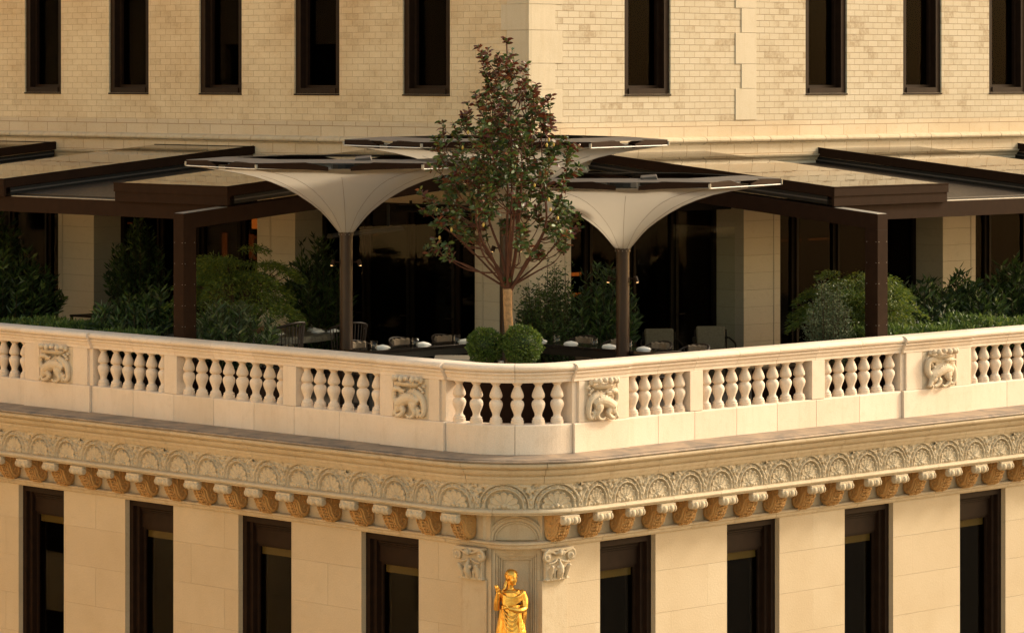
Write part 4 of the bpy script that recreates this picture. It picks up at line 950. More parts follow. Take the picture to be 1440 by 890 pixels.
# ================================================================== UMBRELLAS
EX = Vector((0.7133, -0.7009, 0)); EY = Vector((0.7009, 0.7133, 0))
def umbrella(cx, cy, zr, zp, label, R=2.54):
    E_ = empty('umbrella', (cx, cy, 0.15), label, 'umbrella', 'funnel shaped umbrellas over the corner of the terrace')
    c = Vector((cx, cy, 0))
    # pole
    mb = MB(); mb.lathe([(0.105, 0.19), (0.105, zp-0.05), (0.118, zp-0.05), (0.118, zp+0.035), (0.10, zp+0.04)], (cx, cy, 0), 24)
    mb.box(cx-0.25, cx+0.25, cy-0.25, cy+0.25, 0.152, 0.19)
    po = edgesplit_smooth(mb.build('pole', M['pole'], E_), 40)
    r = MB()
    for k in range(12):
        a = 2*math.pi*k/12; r.ball((cx+0.119*math.cos(a), cy+0.119*math.sin(a), zp+0.005), 0.009, 6, 4); r.ball((cx+0.119*math.cos(a+0.2), cy+0.119*math.sin(a+0.2), zp-0.032), 0.007, 6, 4)
    r.build('bolt', M['gutter'], po)
    # canopy: funnel of revolution over a hexagonal rim
    zz = zr-zp
    fr = [0.045, 0.06, 0.085, 0.12, 0.16, 0.22, 0.30, 0.38, 0.47, 0.57, 0.68, 0.79, 0.90, 1.0]
    xs = [0.045, 0.14, 0.22, 0.386, 0.61, 1.0]; ys = [1.0, 0.73, 0.57, 0.33, 0.145, 0.0]
    import bisect
    def drop(f):
        i = min(max(bisect.bisect_right(xs, f)-1, 0), 4); t = (f-xs[i])/(xs[i+1]-xs[i])
        # smooth (catmull-like) interpolation
        p0 = ys[max(i-1, 0)]; p1, p2 = ys[i], ys[i+1]; p3 = ys[min(i+2, 5)]
        m1 = (p2-p0)/(xs[i+1]-xs[max(i-1, 0)])*(xs[i+1]-xs[i]); m2 = (p3-p1)/(xs[min(i+2, 5)]-xs[i])*(xs[i+1]-xs[i])
        return (2*t**3-3*t*t+1)*p1+(t**3-2*t*t+t)*m1+(-2*t**3+3*t*t)*p2+(t**3-t*t)*m2
    NS = 10; mb = MB(); vs = []
    for f in fr:
        for k in range(6*NS):
            a = 2*math.pi*k/(6*NS); am = (a+math.pi/6) % (math.pi/3)-math.pi/6      # angle from nearest vertex
            hx = math.cos(math.pi/6)/math.cos(abs(math.pi/6-abs(am))); hx = hx+(1-hx)*max(0, 1-f*1.6)
            e = (1-0.03*(1-abs(1-abs(am)/(math.pi/6)*2 if False else 1-abs(am)/(math.pi/6)))*0)
            rr = R*f*hx; sag = 0.028*math.sin(math.pi*min(1, f))*(abs(am)/(math.pi/6))
            q = c+EX*(rr*math.cos(a))+EY*(rr*math.sin(a)); vs.append((q.x, q.y, zp+zz*(1-drop(f))-sag))
    n = 6*NS; mb.add(vs, [(i*n+j, i*n+(j+1) % n, (i+1)*n+(j+1) % n, (i+1)*n+j) for i in range(len(fr)-1) for j in range(n)])
    ca_ = mb.build('canopy', M['fabric'], E_, smooth=True)
    sm_ = MB()
    for k in list(range(6))+[0.5+q for q in range(6)]:
        a = k*math.pi/3; hx = 1.0 if float(k).is_integer() else math.cos(math.pi/6); pts = []
        for f in fr:
            h2 = hx+(1-hx)*max(0, 1-f*1.6); q = c+EX*(R*f*h2*math.cos(a))+EY*(R*f*h2*math.sin(a)); pts.append((q.x, q.y, zp+zz*(1-drop(f))-0.004-(0 if float(k).is_integer() else 0.026*math.sin(math.pi*f))))
        sm_.tube(pts if float(k).is_integer() else pts[:11], 0.0025, 4)
    sm_.build('seam', M['cushion'], ca_)
    V = [c+EX*(R*math.cos(k*math.pi/3))+EY*(R*math.sin(k*math.pi/3)) for k in range(6)]
    # perimeter beams in two tapered halves per side, top sheets, clips
    for k in range(6):
        a, b = V[k], V[(k+1) % 6]; d = (b-a).normalized(); inw = ((c-(a+b)/2)).normalized()
        for (p, q) in ((a, (a+b)/2-d*0.17), (b, (a+b)/2+d*0.17)):
            dd = (q-p).normalized(); m1 = q-dd*0.35
            mb = MB()
            def ring(pt, z0, z1): return [pt+Vector((0, 0, z0)), pt+inw*0.05+Vector((0, 0, z0)), pt+inw*0.05+Vector((0, 0, z1)), pt+Vector((0, 0, z1))]
            rs_ = ring(p+dd*0.02, zr+0.01, zr+0.085)+ring(m1, zr-0.01, zr+0.10)+ring(q, zr-0.03, zr+0.03)
            mb.add(rs_, [(0, 1, 2, 3), (8, 11, 10, 9)]+[(i+4*j, (i+1) % 4+4*j, (i+1) % 4+4*j+4, i+4*j+4) for j in range(2) for i in range(4)])
            mb.build('rim_beam', M['brown'], E_)
        # sloping top sheet
        i0, i1 = a+(c-a)*0.24, b+(c-b)*0.24
        mb = MB(); up = Vector((0, 0, 1))
        mb.add([a+up*(zr+0.09), b+up*(zr+0.09), i1+up*(zr+0.135), i0+up*(zr+0.135), a+up*(zr+0.086), b+up*(zr+0.086), i1+up*(zr+0.128), i0+up*(zr+0.128)], [(0,1,2,3),(7,6,5,4),(0,4,5,1),(1,5,6,2),(2,6,7,3),(3,7,4,0)])
        mb.build('rim_sheet', M['greymetal'], E_)
        MB().tube([a+up*(zr-0.005), a+up*(zr+0.065)], 0.022, 8).build('clip', M['gutter'], E_)
        # white piping on the canopy edge
        if k not in (1, 4): MB().tube([a+(b-a)*t_+up*(zr-0.002) for t_ in (0, 0.25, 0.5, 0.75, 1)], 0.007, 5).build('piping', M['linen'], ca_)
    mb = MB(); mb.lathe([(0.16, zr-0.12), (0.24, zr-0.05), (0.24, zr+0.02), (0.10, zr+0.07), (0.0, zr+0.07)], c, 12, cap=False); mb.build('hub', M['black'], E_)
    q = c-EY*(R*0.72)+EX*0.20; mb = MB(); a0 = q+Vector((0, 0, zr+0.03))
    mb.hexa([a0, a0+EX*0.30, a0+EX*0.30+EY*0.22, a0+EY*0.22, a0+EX*0.02+Vector((0, 0, 0.12)), a0+EX*0.26+Vector((0, 0, 0.14)), a0+EX*0.26+EY*0.2+Vector((0, 0, 0.17)), a0+EX*0.02+EY*0.2+Vector((0, 0, 0.15))]); mb.build('control_box', M['greymetal'], E_, bevel=0.01)
    # small spot lamps on the pole
    for s_ in (-1, 1):
        b0 = c+EX*(s_*0.105)+Vector((0, 0, zp-0.47)); b1 = b0+EX*(s_*0.09); 
        l_ = MB().tube([b0, b1], 0.012, 6).tube([b1+EX*(s_*0.0)+Vector((0, 0, 0.035)), b1+EX*(s_*0.025)-Vector((0, 0, 0.055))], [0.032, 0.036], 10).build('spot_lamp', M['winframe'], E_)
        l2 = b1+EX*(s_*0.025)-Vector((0, 0, 0.056)); MB().tube([l2, l2-Vector((0, 0, 0.004))], 0.028, 10).build('lens', M['lens'], l_)
umbrella(4.75, 5.05, 4.28, 3.10, 'pale funnel umbrella at the back, highest of the three and behind the tree', 2.60)
umbrella(2.50, 6.38, 3.97, 2.91, 'pale funnel umbrella left of the tree on a round brown pole', 2.54)
umbrella(5.05, 2.75, 3.70, 2.69, 'pale funnel umbrella right of the tree, lowest of the three', 2.48)

# ================================================================== PLANTS
def leaves(mb, P_, D_, L, W, mi=0, fold=0.25, big=False):
    """P_: (N,3) bases, D_: (N,3) directions, L, W arrays; mi: index or array"""
    N = len(P_); D_ = D_/np.linalg.norm(D_, axis=1, keepdims=True)
    r = np.random.normal(size=(N, 3)); S_ = np.cross(D_, r); S_ /= np.linalg.norm(S_, axis=1, keepdims=True)
    Nn = np.cross(S_, D_); L = np.broadcast_to(L, N)[:, None]; W = np.broadcast_to(W, N)[:, None]
    mi = np.broadcast_to(mi, N)
    o = len(mb.v)
    if not big:
        v = np.stack([P_, P_+D_*L*0.45+S_*W*0.5+Nn*W*fold, P_+D_*L, P_+D_*L*0.45-S_*W*0.5+Nn*W*fold], 1).reshape(-1, 3)
        mb.v += [tuple(q) for q in v.tolist()]; mb.f += [(o+4*i, o+4*i+1, o+4*i+2, o+4*i+3) for i in range(N)]; mb.m += [int(q) for q in mi]
    else:
        dr = np.array([0, 0, -1.0]); tip = P_+D_*L+dr*L*0.18
        v = np.stack([P_, P_+D_*L*0.30+S_*W*0.42+Nn*W*fold, P_+D_*L*0.30-S_*W*0.42+Nn*W*fold, P_+D_*L*0.70+S_*W*0.40+Nn*W*fold+dr*L*0.06, P_+D_*L*0.70-S_*W*0.40+Nn*W*fold+dr*L*0.06, tip], 1).reshape(-1, 3)
        mb.v += [tuple(q) for q in v.tolist()]
        for i in range(N):
            b = o+6*i; mb.f += [(b, b+1, b+2), (b+2, b+1, b+3, b+4), (b+4, b+3, b+5)]; mb.m += [int(mi[i])]*3
def rnd_dirs(n, up=0.3):
    d = np.random.normal(size=(n, 3)); d /= np.linalg.norm(d, axis=1, keepdims=True); d[:, 2] = d[:, 2]*0.8+up; return d/np.linalg.norm(d, axis=1, keepdims=True)
def planter(name, label, x0, x1, y0, y1, z1, group=None, mat='brown'):
    E_ = empty(name, ((x0+x1)/2, (y0+y1)/2, 0.15), label, 'planter', group)
    t = 0.04; mb = MB(); mb.box(x0, x1, y0, y0+t, 0.152, z1); mb.box(x0, x1, y1-t, y1, 0.152, z1); mb.box(x0, x0+t, y0+t+.001, y1-t-.001, 0.152, z1); mb.box(x1-t, x1, y0+t+.001, y1-t-.001, 0.152, z1)
    mb.build('trough', M[mat], E_); MB().box(x0+t+.002, x1-t-.002, y0+t+.002, y1-t-.002, 0.17, z1-0.04).build('soil', M['soil'], E_); return E_
def shrub(name, label, cat, c, r, h, n_st, n_lf, L, W, mats, group=None, style='lance', seed=1, spread=0.5, z0=None):
    """upright stems fanning from the base, leaves along them"""
    np.random.seed(seed); rs = random.Random(seed); c = Vector(c)
    E_ = empty(name, c, label, cat, group)
    st = MB(); Ps = []; Ds = []
    for k in range(n_st):
        a = rs.uniform(0, 2*math.pi); q = math.sqrt(rs.random()); hh = h*(1-0.45*q*q)*rs.uniform(0.78, 1.06)
        top = c+Vector((math.cos(a)*q*r[0], math.sin(a)*q*r[1], hh)); b = c+Vector((math.cos(a)*q*r[0]*0.35, math.sin(a)*q*r[1]*0.35, 0))
        mid = (b+top)/2+Vector((math.cos(a)*r[0]*0.12, math.sin(a)*r[1]*0.12, 0)); pts = [b, mid, top]; st.tube(pts, [0.012, 0.008, 0.004], 4)
        m = max(3, n_lf//n_st)
        for j in range(m):
            t = rs.uniform(0.12 if style != 'whorl' else 0.4, 1.0); p = b*(1-t)**2+mid*2*t*(1-t)+top*t*t
            ax = (top-mid).normalized(); d = Vector((rs.gauss(0, 1), rs.gauss(0, 1), rs.gauss(0, 0.6))); d = (d-ax*d.dot(ax)).normalized()+ax*rs.uniform(0.5, 1.3)*(1 if style == 'lance' else 0.6)
            off = Vector((rs.gauss(0, 1), rs.gauss(0, 1), rs.gauss(0, 0.5)))*(0.05*spread)
            Ps.append(p+off); Ds.append(d)
    lf = MB(); N = len(Ps)
    leaves(lf, np.array(Ps), np.array(Ds), np.random.uniform(0.7, 1.2, N)*L, np.random.uniform(0.8, 1.2, N)*W, np.random.randint(0, len(mats), N))
    st.ball(c+Vector((0, 0, 0.01)), (r[0]*0.4, r[1]*0.4, 0.03), 10, 5)
    st.build('stems', M['stem'], E_, fix=False); lf.build('foliage', [M[m] for m in mats], E_, fix=False); return E_
def dome(name, label, cat, c, R3, n, L, W, mats, layers=26, seed=2, droop=0.35, trunk=0.9, group=None):
    """layered dome crown (cut-leaf maple): flat drooping sprays round a short trunk"""
    np.random.seed(seed); rs = random.Random(seed); c = Vector(c); E_ = empty(name, (c.x, c.y, c.z-trunk), label, cat, group)
    tr_ = MB(); Ps = []; Ds = []; base = Vector((c.x, c.y, c.z-trunk))
    for k in range(layers):
        a = rs.uniform(0, 2*math.pi); el = math.asin(rs.uniform(-0.15, 0.98)); q = rs.uniform(0.55, 1.0)
        cc = c+Vector((R3[0]*math.cos(el)*math.cos(a)*q, R3[1]*math.cos(el)*math.sin(a)*q, R3[2]*math.sin(el)*q))
        tr_.tube([base, base*0.5+c*0.5+(cc-c)*0.1, c+(cc-c)*0.55, cc], [0.035, 0.025, 0.014, 0.005], 5)
        m = n//layers; rad = np.random.rand(m)**0.6; th = np.random.rand(m)*2*math.pi; sx = R3[0]*rs.uniform(0.15, 0.30); sy = R3[1]*rs.uniform(0.15, 0.30)
        dx = rad*np.cos(th); dy = rad*np.sin(th); out = Vector((math.cos(a), math.sin(a), 0))
        z = -droop*0.35*rad**2*(sx+sy)-np.clip(dx*out.x+dy*out.y, -1, 1)*0.16*R3[2]*(1.2-math.sin(el))+np.random.normal(size=m)*0.030
        pts = np.stack([cc.x+dx*sx, cc.y+dy*sy, cc.z+z], 1); Ps.append(pts)
        d = np.stack([dx+out.x*0.6, dy+out.y*0.6, -0.25+np.random.normal(size=m)*0.25], 1)+np.random.normal(size=(m, 3))*0.35; Ds.append(d)
    Ps = np.concatenate(Ps); Ds = np.concatenate(Ds); N = len(Ps); lf = MB()
    leaves(lf, Ps, Ds, np.random.uniform(0.6, 1.2, N)*L, np.random.uniform(0.7, 1.2, N)*W, np.random.randint(0, len(mats), N), fold=0.1)
    tr_.build('branches', M['stem'], E_, fix=False); lf.build('foliage', [M[m] for m in mats], E_, fix=False); return E_

# ---- corner planter, box balls and the magnolia
E_ = empty('planter', (1.85, 2.1, 0.15), 'low dark planter inside the curved corner under the tree', 'planter')
ctr = Vector((1.95, 2.05, 0)); pts = []
def rotpt(u, v, z): q = ctr+EX*u+EY*v; return (q.x, q.y, z)
mb = MB(); W1, D1, t = 0.80, 0.55, 0.05
def rbox(mb, u0, u1, v0, v1, z0, z1, mi=0): mb.hexa([rotpt(u0,v0,z0),rotpt(u1,v0,z0),rotpt(u1,v1,z0),rotpt(u0,v1,z0),rotpt(u0,v0,z1),rotpt(u1,v0,z1),rotpt(u1,v1,z1),rotpt(u0,v1,z1)], mi)
rbox(mb, -W1, W1, -D1, -D1+t, 0.152, 1.0); rbox(mb, -W1, W1, D1-t, D1, 0.152, 1.0); rbox(mb, -W1, -W1+t, -D1+t+.001, D1-t-.001, 0.152, 1.0); rbox(mb, W1-t, W1, -D1+t+.001, D1-t-.001, 0.152, 1.0)
mb.build('trough', M['brown'], E_)
mb = MB(); rbox(mb, -W1-0.03, W1+0.03, -D1-0.03, -D1+t+0.02, 1.002, 1.03); rbox(mb, -W1-0.03, W1+0.03, D1-t-0.02, D1+0.03, 1.002, 1.03); mb.build('rim', M['wood'], E_)
mb = MB(); rbox(mb, -W1+t+.002, W1-t-.002, -D1+t+.002, D1-t-.002, 0.17, 0.97); mb.build('soil', M['soil'], E_)
E_ = empty('bench', (2.2, 3.5, 0.15), 'pale stone bench end left of the clipped round bushes', 'bench')
mb = MB(); rbox(mb, -1.15, -0.42, 0.75, 1.45, 0.152, 1.06); mb.build('base', M['grey_stone'], E_, bevel=0.006); mb = MB(); rbox(mb, -1.19, -0.38, 0.71, 1.49, 1.062, 1.12); mb.build('seat', M['grey_stone'], E_, bevel=0.008)
def box_ball(c, r, label, seed):
    np.random.seed(seed); E_ = empty('topiary_ball', (c[0], c[1], 1.0), label, 'bush', 'clipped round bushes at the foot of the tree')
    n = 4200; d = np.random.normal(size=(n, 3)); d /= np.linalg.norm(d, axis=1, keepdims=True)
    lump = 1+0.05*np.sin(d[:, 0]*9+seed)*np.sin(d[:, 1]*8)+0.045*np.sin(d[:, 2]*11+d[:, 0]*5)+0.03*np.random.normal(size=n)
    rad = r*lump*(1-0.20*np.random.rand(n)**2.2); P_ = np.array(c)+d*rad[:, None]
    lf = MB(); leaves(lf, P_, d+np.random.normal(size=(n, 3))*0.55, np.random.uniform(0.026, 0.048, n), np.random.uniform(0.016, 0.026, n), 0, 0.2)
    lf.build('foliage', M['box'], E_, fix=False)
    st = MB(); 
    for k in range(24):
        q = Vector(d[k]); st.tube([Vector((c[0], c[1], 0.96)), Vector(c)-Vector((0, 0, r*0.4)), Vector(c)+q*r*0.85], [0.018, 0.012, 0.004], 5)
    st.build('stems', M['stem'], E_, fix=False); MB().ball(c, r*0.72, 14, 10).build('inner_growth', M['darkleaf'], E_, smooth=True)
box_ball((1.68, 2.36, 1.375), 0.262, 'clipped round bush left of the tree trunk', 3)
box_ball((1.93, 1.83, 1.405), 0.285, 'clipped round bush right of the tree trunk, the larger one', 8)
MB().lathe([(0.035, 1.03), (0.038, 1.16), (0.03, 1.17), (0.0, 1.17)], (1.62, 1.98, 0), 14, cap=False)
o = MB().lathe([(0.034, 0.0), (0.036, 0.14), (0.028, 0.15), (0.0, 0.15)], (0, 0, 0), 14, cap=False).build('garden_spike_light', M['gutter']); o.location = (1.60, 1.93, 1.03); tag(o, 'small grey cylinder lamp between the two clipped round bushes', 'lamp')

def magnolia():
    np.random.seed(21); rs = random.Random(21); base = Vector((1.98, 2.15, 0.95)); C0 = Vector((1.93, 2.17, 0))
    E_ = empty('magnolia_tree', (base.x, base.y, 0.95), 'young magnolia tree with rust and green leaves in the corner planter', 'tree')
    MPX = 52.9/4990
    zpx = lambda y: 5.39-(y-107)*MPX
    # crown outline measured from trunk line (metres): z, left, right
    env = [(400, 8, 10), (372, 58, 45), (345, 112, 85), (320, 110, 95), (290, 118, 100), (262, 104, 98), (235, 100, 96), (210, 100, 90), (190, 94, 74), (165, 72, 64), (140, 60, 64), (125, 48, 52), (112, 22, 36), (95, 34, 20), (75, 28, 14), (56, 8, 8)]
    zs = [zpx(e[0]) for e in env]; ls = [e[1]*MPX for e in env]; rsd = [e[2]*MPX for e in env]
    def width(z, ang):
        l = float(np.interp(z, zs, ls)); r = float(np.interp(z, zs, rsd)); c_ = math.cos(ang); w_ = r if c_ > 0 else l; avg = (l+r)/2
        return abs(c_)*w_+(1-abs(c_))*avg*0.9
    P3 = lambda ang, q, z: C0+EX*(math.cos(ang)*q)+EY*(math.sin(ang)*q)+Vector((0, 0, z))
    tk = MB(); tk.curvy = True; fork = Vector((1.95, 2.16, 2.22))
    tk.tube([base, base+Vector((0.01, 0, 0.4)), base+Vector((-0.02, 0.01, 0.9)), fork], [0.082, 0.074, 0.068, 0.074], 12)
    tob = tk.build('trunk', M['bark'], E_, smooth=True)
    br = MB(); br.curvy = True; lf = MB(); Ps = []; Ds = []; Ls = []; Ms = []
    leaders = []
    for k in range(12):
        a = 2*math.pi*k/12*2.4+rs.uniform(-0.2, 0.2); zt = rs.uniform(3.9, 5.6) if k > 1 else 5.93
        w_ = width(zt, a)*(0.15 if k < 2 else rs.uniform(0.35, 0.8)); top = P3(a, w_, zt); zm = 2.22+(zt-2.22)*0.35; mid = P3(a, width(zm, a)*(0.12 if k < 2 else rs.uniform(0.3, 0.6)), zm)
        pts = [fork-Vector((0, 0, rs.uniform(0, 0.12))), fork*0.55+mid*0.45+Vector((rs.gauss(0, .03), rs.gauss(0, .03), -0.03)), mid, mid*0.5+top*0.5+Vector((rs.gauss(0, .03), rs.gauss(0, .03), 0)), top]
        br.tube(pts, [0.030, 0.022, 0.015, 0.010, 0.005], 6); leaders.append(pts)
    def onl(pts, t):
        i = min(int(t*4), 3); f = t*4-i; return pts[i]*(1-f)+pts[i+1]*f
    tips = [l[-1] for l in leaders]
    def whorl(p, ax, n, red):
        for j in range(n):
            a = 2.4*j+rs.uniform(0, .4); o = ax.orthogonal().normalized(); o = Quaternion(ax, a) @ o
            d = o+ax*rs.uniform(0.05, 1.0); Ps.append(p-ax*rs.uniform(0, 0.10)); Ds.append(d); Ls.append(rs.uniform(0.085, 0.135)); Ms.append(1 if rs.random() < red else 0)
    cl = []; tries = 0
    while len(cl) < 150 and tries < 30000:
        tries += 1; z = rs.uniform(2.78, 5.72); a = rs.uniform(0, 2*math.pi); w_ = width(z, a); q = w_*min(1.0, rs.random()**0.5*rs.uniform(0.85, 1.22))
        if z < 3.45 and q < 0.62*w_: continue
        p = P3(a, q, z)
        if any((p-c_).length < 0.19 for c_, _, _ in cl): continue
        cl.append((p, q/max(w_, 0.01), z))
    def nearest(tip):
        best = None
        for l in leaders:
            for t in (0.12, 0.25, 0.38, 0.5, 0.62, 0.75, 0.88):
                s_ = onl(l, t)
                if s_.z > tip.z-0.15: continue
                dd = (tip-s_).length*(1.0 if s_.z < tip.z-0.3 else 1.5)
                if best is None or dd < best[0]: best = (dd, s_)
        return best[1] if best else fork
    for p, qn, z in cl:
        s_ = nearest(p); low = p-Vector((0, 0, 0.12))+(s_-p)*0.12
        m = s_*0.45+low*0.55+Vector((rs.gauss(0, 0.03), rs.gauss(0, 0.03), -0.12*(low-s_).length)); br.tube([s_, m, low], [0.010, 0.008, 0.006], 5)
        red = 0.14+0.38*(z > 4.7)+0.15*(qn > 0.85); k_ = rs.choice((2, 3, 3, 4, 5)) if z < 4.9 else rs.choice((2, 3))
        for j in range(k_):
            tip = p+Vector((rs.gauss(0, 0.085), rs.gauss(0, 0.085), rs.gauss(0.03, 0.09))) if j else p+Vector((0, 0, 0.08))
            ax = (tip-low).normalized(); mid = low*0.5+tip*0.5+Vector((rs.gauss(0, .015), rs.gauss(0, .015), -0.01)); br.tube([low, mid, tip], [0.006, 0.0045, 0.003], 4)
            whorl(tip, (ax+Vector((0, 0, 0.4))).normalized(), rs.randint(8, 12), red); whorl(mid, ax, rs.randint(3, 6), red*0.5)
    for t_ in tips: whorl(t_, Vector((0, 0, 1)), 12, 0.7)
    # the two low side shoots on the left and the leaf tuft at the fork
    for pts in ([fork, P3(3.05, 0.55, 2.55), P3(3.1, 0.95, 2.68), P3(3.12, 1.18, 2.86)], [fork, P3(2.9, 0.5, 2.75), P3(3.1, 1.05, 3.25), P3(3.14, 1.26, 3.42)], [fork, P3(0.1, 0.5, 2.6), P3(0.1, 0.8, 2.95), P3(0.0, 1.10, 3.18)], [fork, P3(-0.2, 0.5, 2.5), P3(-0.1, 0.72, 2.62), P3(0.1, 0.90, 2.85)]):
        br.tube(pts, [0.02, 0.013, 0.008, 0.004], 5)
        for f, n_ in ((1.0, 10), (0.85, 6), (0.7, 5)):
            p = pts[2]*(1-f)+pts[3]*f; whorl(p, Vector((0, 0, 1)), n_, 0.5)
    whorl(fork+Vector((-0.06, -0.06, 0.15)), Vector((-0.5, -0.5, 0.6)).normalized(), 9, 0.0)
    Ls = np.array(Ls); leaves(lf, np.array(Ps), np.array(Ds), Ls, Ls*0.42, np.array(Ms), 0.18, True)
    br.build('branches', M['twig'], E_, fix=False); lf.build('foliage', [M['mag_g'], M['mag_r']], E_, fix=False)
    bd = MB()
    for k in range(16):
        z = rs.uniform(2.9, 4.7); a = rs.uniform(math.pi, 2*math.pi); p = P3(a, width(z, a)*0.85, z); bd.ball(p, (0.018, 0.018, 0.032), 7, 5)
    bd.build('bud', plain('yellow_bud', (0.42, 0.30, 0.06), 0.6), E_, smooth=True)['kind'] = 'stuff'
magnolia()

# ---- shrubs and hedges
ZP = 0.75
planter('planter', 'long brown planter behind the left balustrade holding the shrubs', 0.75, 1.75, 7.0, 13.6, ZP, 'long planters behind the balustrade')
planter('planter', 'long brown planter behind the right balustrade holding the shrubs', 6.9, 13.6, 0.70, 1.70, ZP, 'long planters behind the balustrade')
shrub('laurel_shrub', 'dark lance-leaved shrub in the planter left of the left pergola post', 'shrub', (2.1, 11.0, 0.55), (1.0, 0.9), 1.30, 70, 4200, 0.17, 0.042, ['laurel', 'darkleaf'], seed=11)
shrub('laurel_shrub', 'dark lance-leaved shrub in front of the maple right of the left pergola post', 'shrub', (1.5, 8.0, 0.60), (0.7, 0.75), 1.25, 60, 3600, 0.16, 0.036, ['laurel', 'darkleaf', 'silver'], seed=12)
shrub('laurel_shrub', 'dense dark shrub at the far left edge in front of the stone pier', 'shrub', (3.4, 16.75, 0.3), (1.25, 1.1), 1.95, 110, 6500, 0.19, 0.048, ['laurel', 'darkleaf'], seed=13)
shrub('tall_shrub', 'tall dark shrub at the far left edge in front of the dark doors', 'shrub', (5.4, 20.3, 0.16), (0.95, 0.95), 3.3, 80, 5200, 0.18, 0.06, ['darkleaf', 'laurel'], seed=14)
shrub('tall_shrub', 'tall dark shrub between the first stone pier and the left pergola post', 'shrub', (5.9, 16.0, 0.16), (0.6, 0.6), 2.75, 60, 4200, 0.16, 0.045, ['darkleaf', 'laurel'], seed=15)
shrub('tall_shrub', 'tall dark bamboo-leaved shrub behind the pole of the left umbrella', 'shrub', (6.4, 11.5, 0.16), (0.55, 0.75), 2.45, 60, 3800, 0.18, 0.038, ['darkleaf', 'laurel'], seed=16)
shrub('tall_shrub', 'thin dark shrub behind the glass left of the corner pier', 'shrub', (8.3, 9.0, 0.12), (0.35, 0.5), 2.9, 24, 700, 0.15, 0.03, ['darkleaf'], seed=17)
shrub('yew_shrub', 'feathery dark green shrub right of the tree against the corner pier', 'shrub', (6.6, 5.9, 0.16), (0.62, 0.5), 2.25, 80, 9000, 0.085, 0.026, ['darkleaf', 'laurel', 'laurel'], seed=18, style='fuzz', spread=1.4)
shrub('laurel_shrub', 'dark leafy shrub behind the pole of the right umbrella', 'shrub', (7.6, 5.7, 0.16), (0.85, 0.6), 2.05, 80, 5200, 0.16, 0.036, ['darkleaf', 'laurel'], seed=19)
dome('japanese_maple', 'rounded green maple with fine drooping leaves right of the left pergola post', 'tree', (2.75, 9.35, 1.62), (1.08, 1.10, 0.98), 20000, 0.075, 0.018, ['maple', 'maple', 'laurel'], 80, 31)
dome('japanese_maple', 'rounded green maple with fine drooping leaves behind the right pergola post', 'tree', (9.75, 1.95, 1.42), (1.0, 1.1, 0.86), 20000, 0.075, 0.018, ['maple', 'maple', 'laurel'], 80, 33)
shrub('grey_shrub', 'slim grey-green shrub with tiny leaves left of the right pergola post', 'shrub', (7.9, 0.98, 0.62), (0.40, 0.34), 1.62, 56, 6500, 0.05, 0.019, ['silver'], seed=20, style='fuzz', spread=1.2)
for k, (x, y, h, lab) in enumerate(((10.7, 2.6, 1.75, 'dark hedge shrub just right of the right pergola post'), (12.3, 2.7, 1.62, 'dark hedge shrub below the pale pier on the right'), (13.9, 2.9, 1.72, 'dark hedge shrub second from the right edge'), (15.5, 3.1, 1.8, 'dark hedge shrub at the right edge'))):
    shrub('laurel_shrub', lab, 'shrub', (x, y, 0.16), (1.0, 0.7), h+0.12, 90, 5600, 0.18, 0.048, ['darkleaf', 'laurel'], 'row of dark shrubs right of the right pergola post', seed=40+k)
def low_hedge(label, PF_, u0, u1, t0, t1, z0, seed):
    np.random.seed(seed); n = int((u1-u0)*1500); u = np.random.uniform(u0, u1, n); t = np.random.uniform(t0, t1, n)
    top = z0+0.07*np.sin(u*2.3+seed)+0.05*np.sin(u*6.1)+0.03*np.sin(u*17); z = top-np.abs(np.random.normal(size=n))*0.10
    P_ = np.array([PF_(a, b, c_) for a, b, c_ in zip(u, t, z)]); c0 = PF_((u0+u1)/2, (t0+t1)/2, 0.8); E_ = empty('low_hedge', c0, label, 'hedge')
    d = np.random.normal(size=(n, 3))*0.7+np.array([0, 0, 0.9]); lf = MB(); leaves(lf, P_, d, np.random.uniform(0.07, 0.12, n), np.random.uniform(0.022, 0.036, n), np.random.choice([0, 0, 1], n))
    lf.build('foliage', [M['laurel_l'], M['laurel']], E_, fix=False)
    st = MB()
    for k in range(60): 
        a = np.random.uniform(u0, u1); b = np.random.uniform(t0, t1); st.tube([PF_(a, b, 0.7), PF_(a+0.03, b, z0-0.05)], [0.008, 0.004], 4)
    st.build('stems', M['stem'], E_, fix=False)
low_hedge('low bright green hedge along the balustrade at the left edge', PFL, 9.8, 16.5, 0.75, 1.5, 1.20, 5)
low_hedge('low bright green hedge along the balustrade at the right edge', PFR, 8.9, 16.0, 0.75, 1.5, 1.27, 6)
planter('planter', 'brown planter behind the balustrade at the left edge', 0.75, 1.75, 13.65, 17, ZP, 'long planters behind the balustrade')
planter('planter', 'brown planter behind the balustrade at the right edge', 13.65, 17, 0.70, 1.70, ZP, 'long planters behind the balustrade')

# ================================================================== FURNITURE
def bar_table(label, x0, x1, y0, y1, z):
    E_ = empty('bar_table', ((x0+x1)/2, (y0+y1)/2, 0.15), label, 'table', 'long black dining tables behind the tree')
    MB().box(x0, x1, y0, y1, z-0.05, z).build('tabletop', M['tabletop'], E_, bevel=0.004); MB().box(x0+0.03, x1-0.03, y0+0.03, y1-0.03, z-0.16, z-0.051).build('apron', M['black'], E_)
    for x in (x0+0.08, x1-0.08):
        for y in (y0+0.08, y1-0.08): MB().box(x-0.03, x+0.03, y-0.03, y+0.03, 0.152, z-0.161).build('leg', M['black'], E_)
TZ = 1.10
bar_table('long black table left of the clipped round bushes', 2.15, 5.05, 5.45, 6.05, TZ)
bar_table('long black table right of the clipped round bushes', 5.10, 5.70, 2.1, 5.40, TZ)
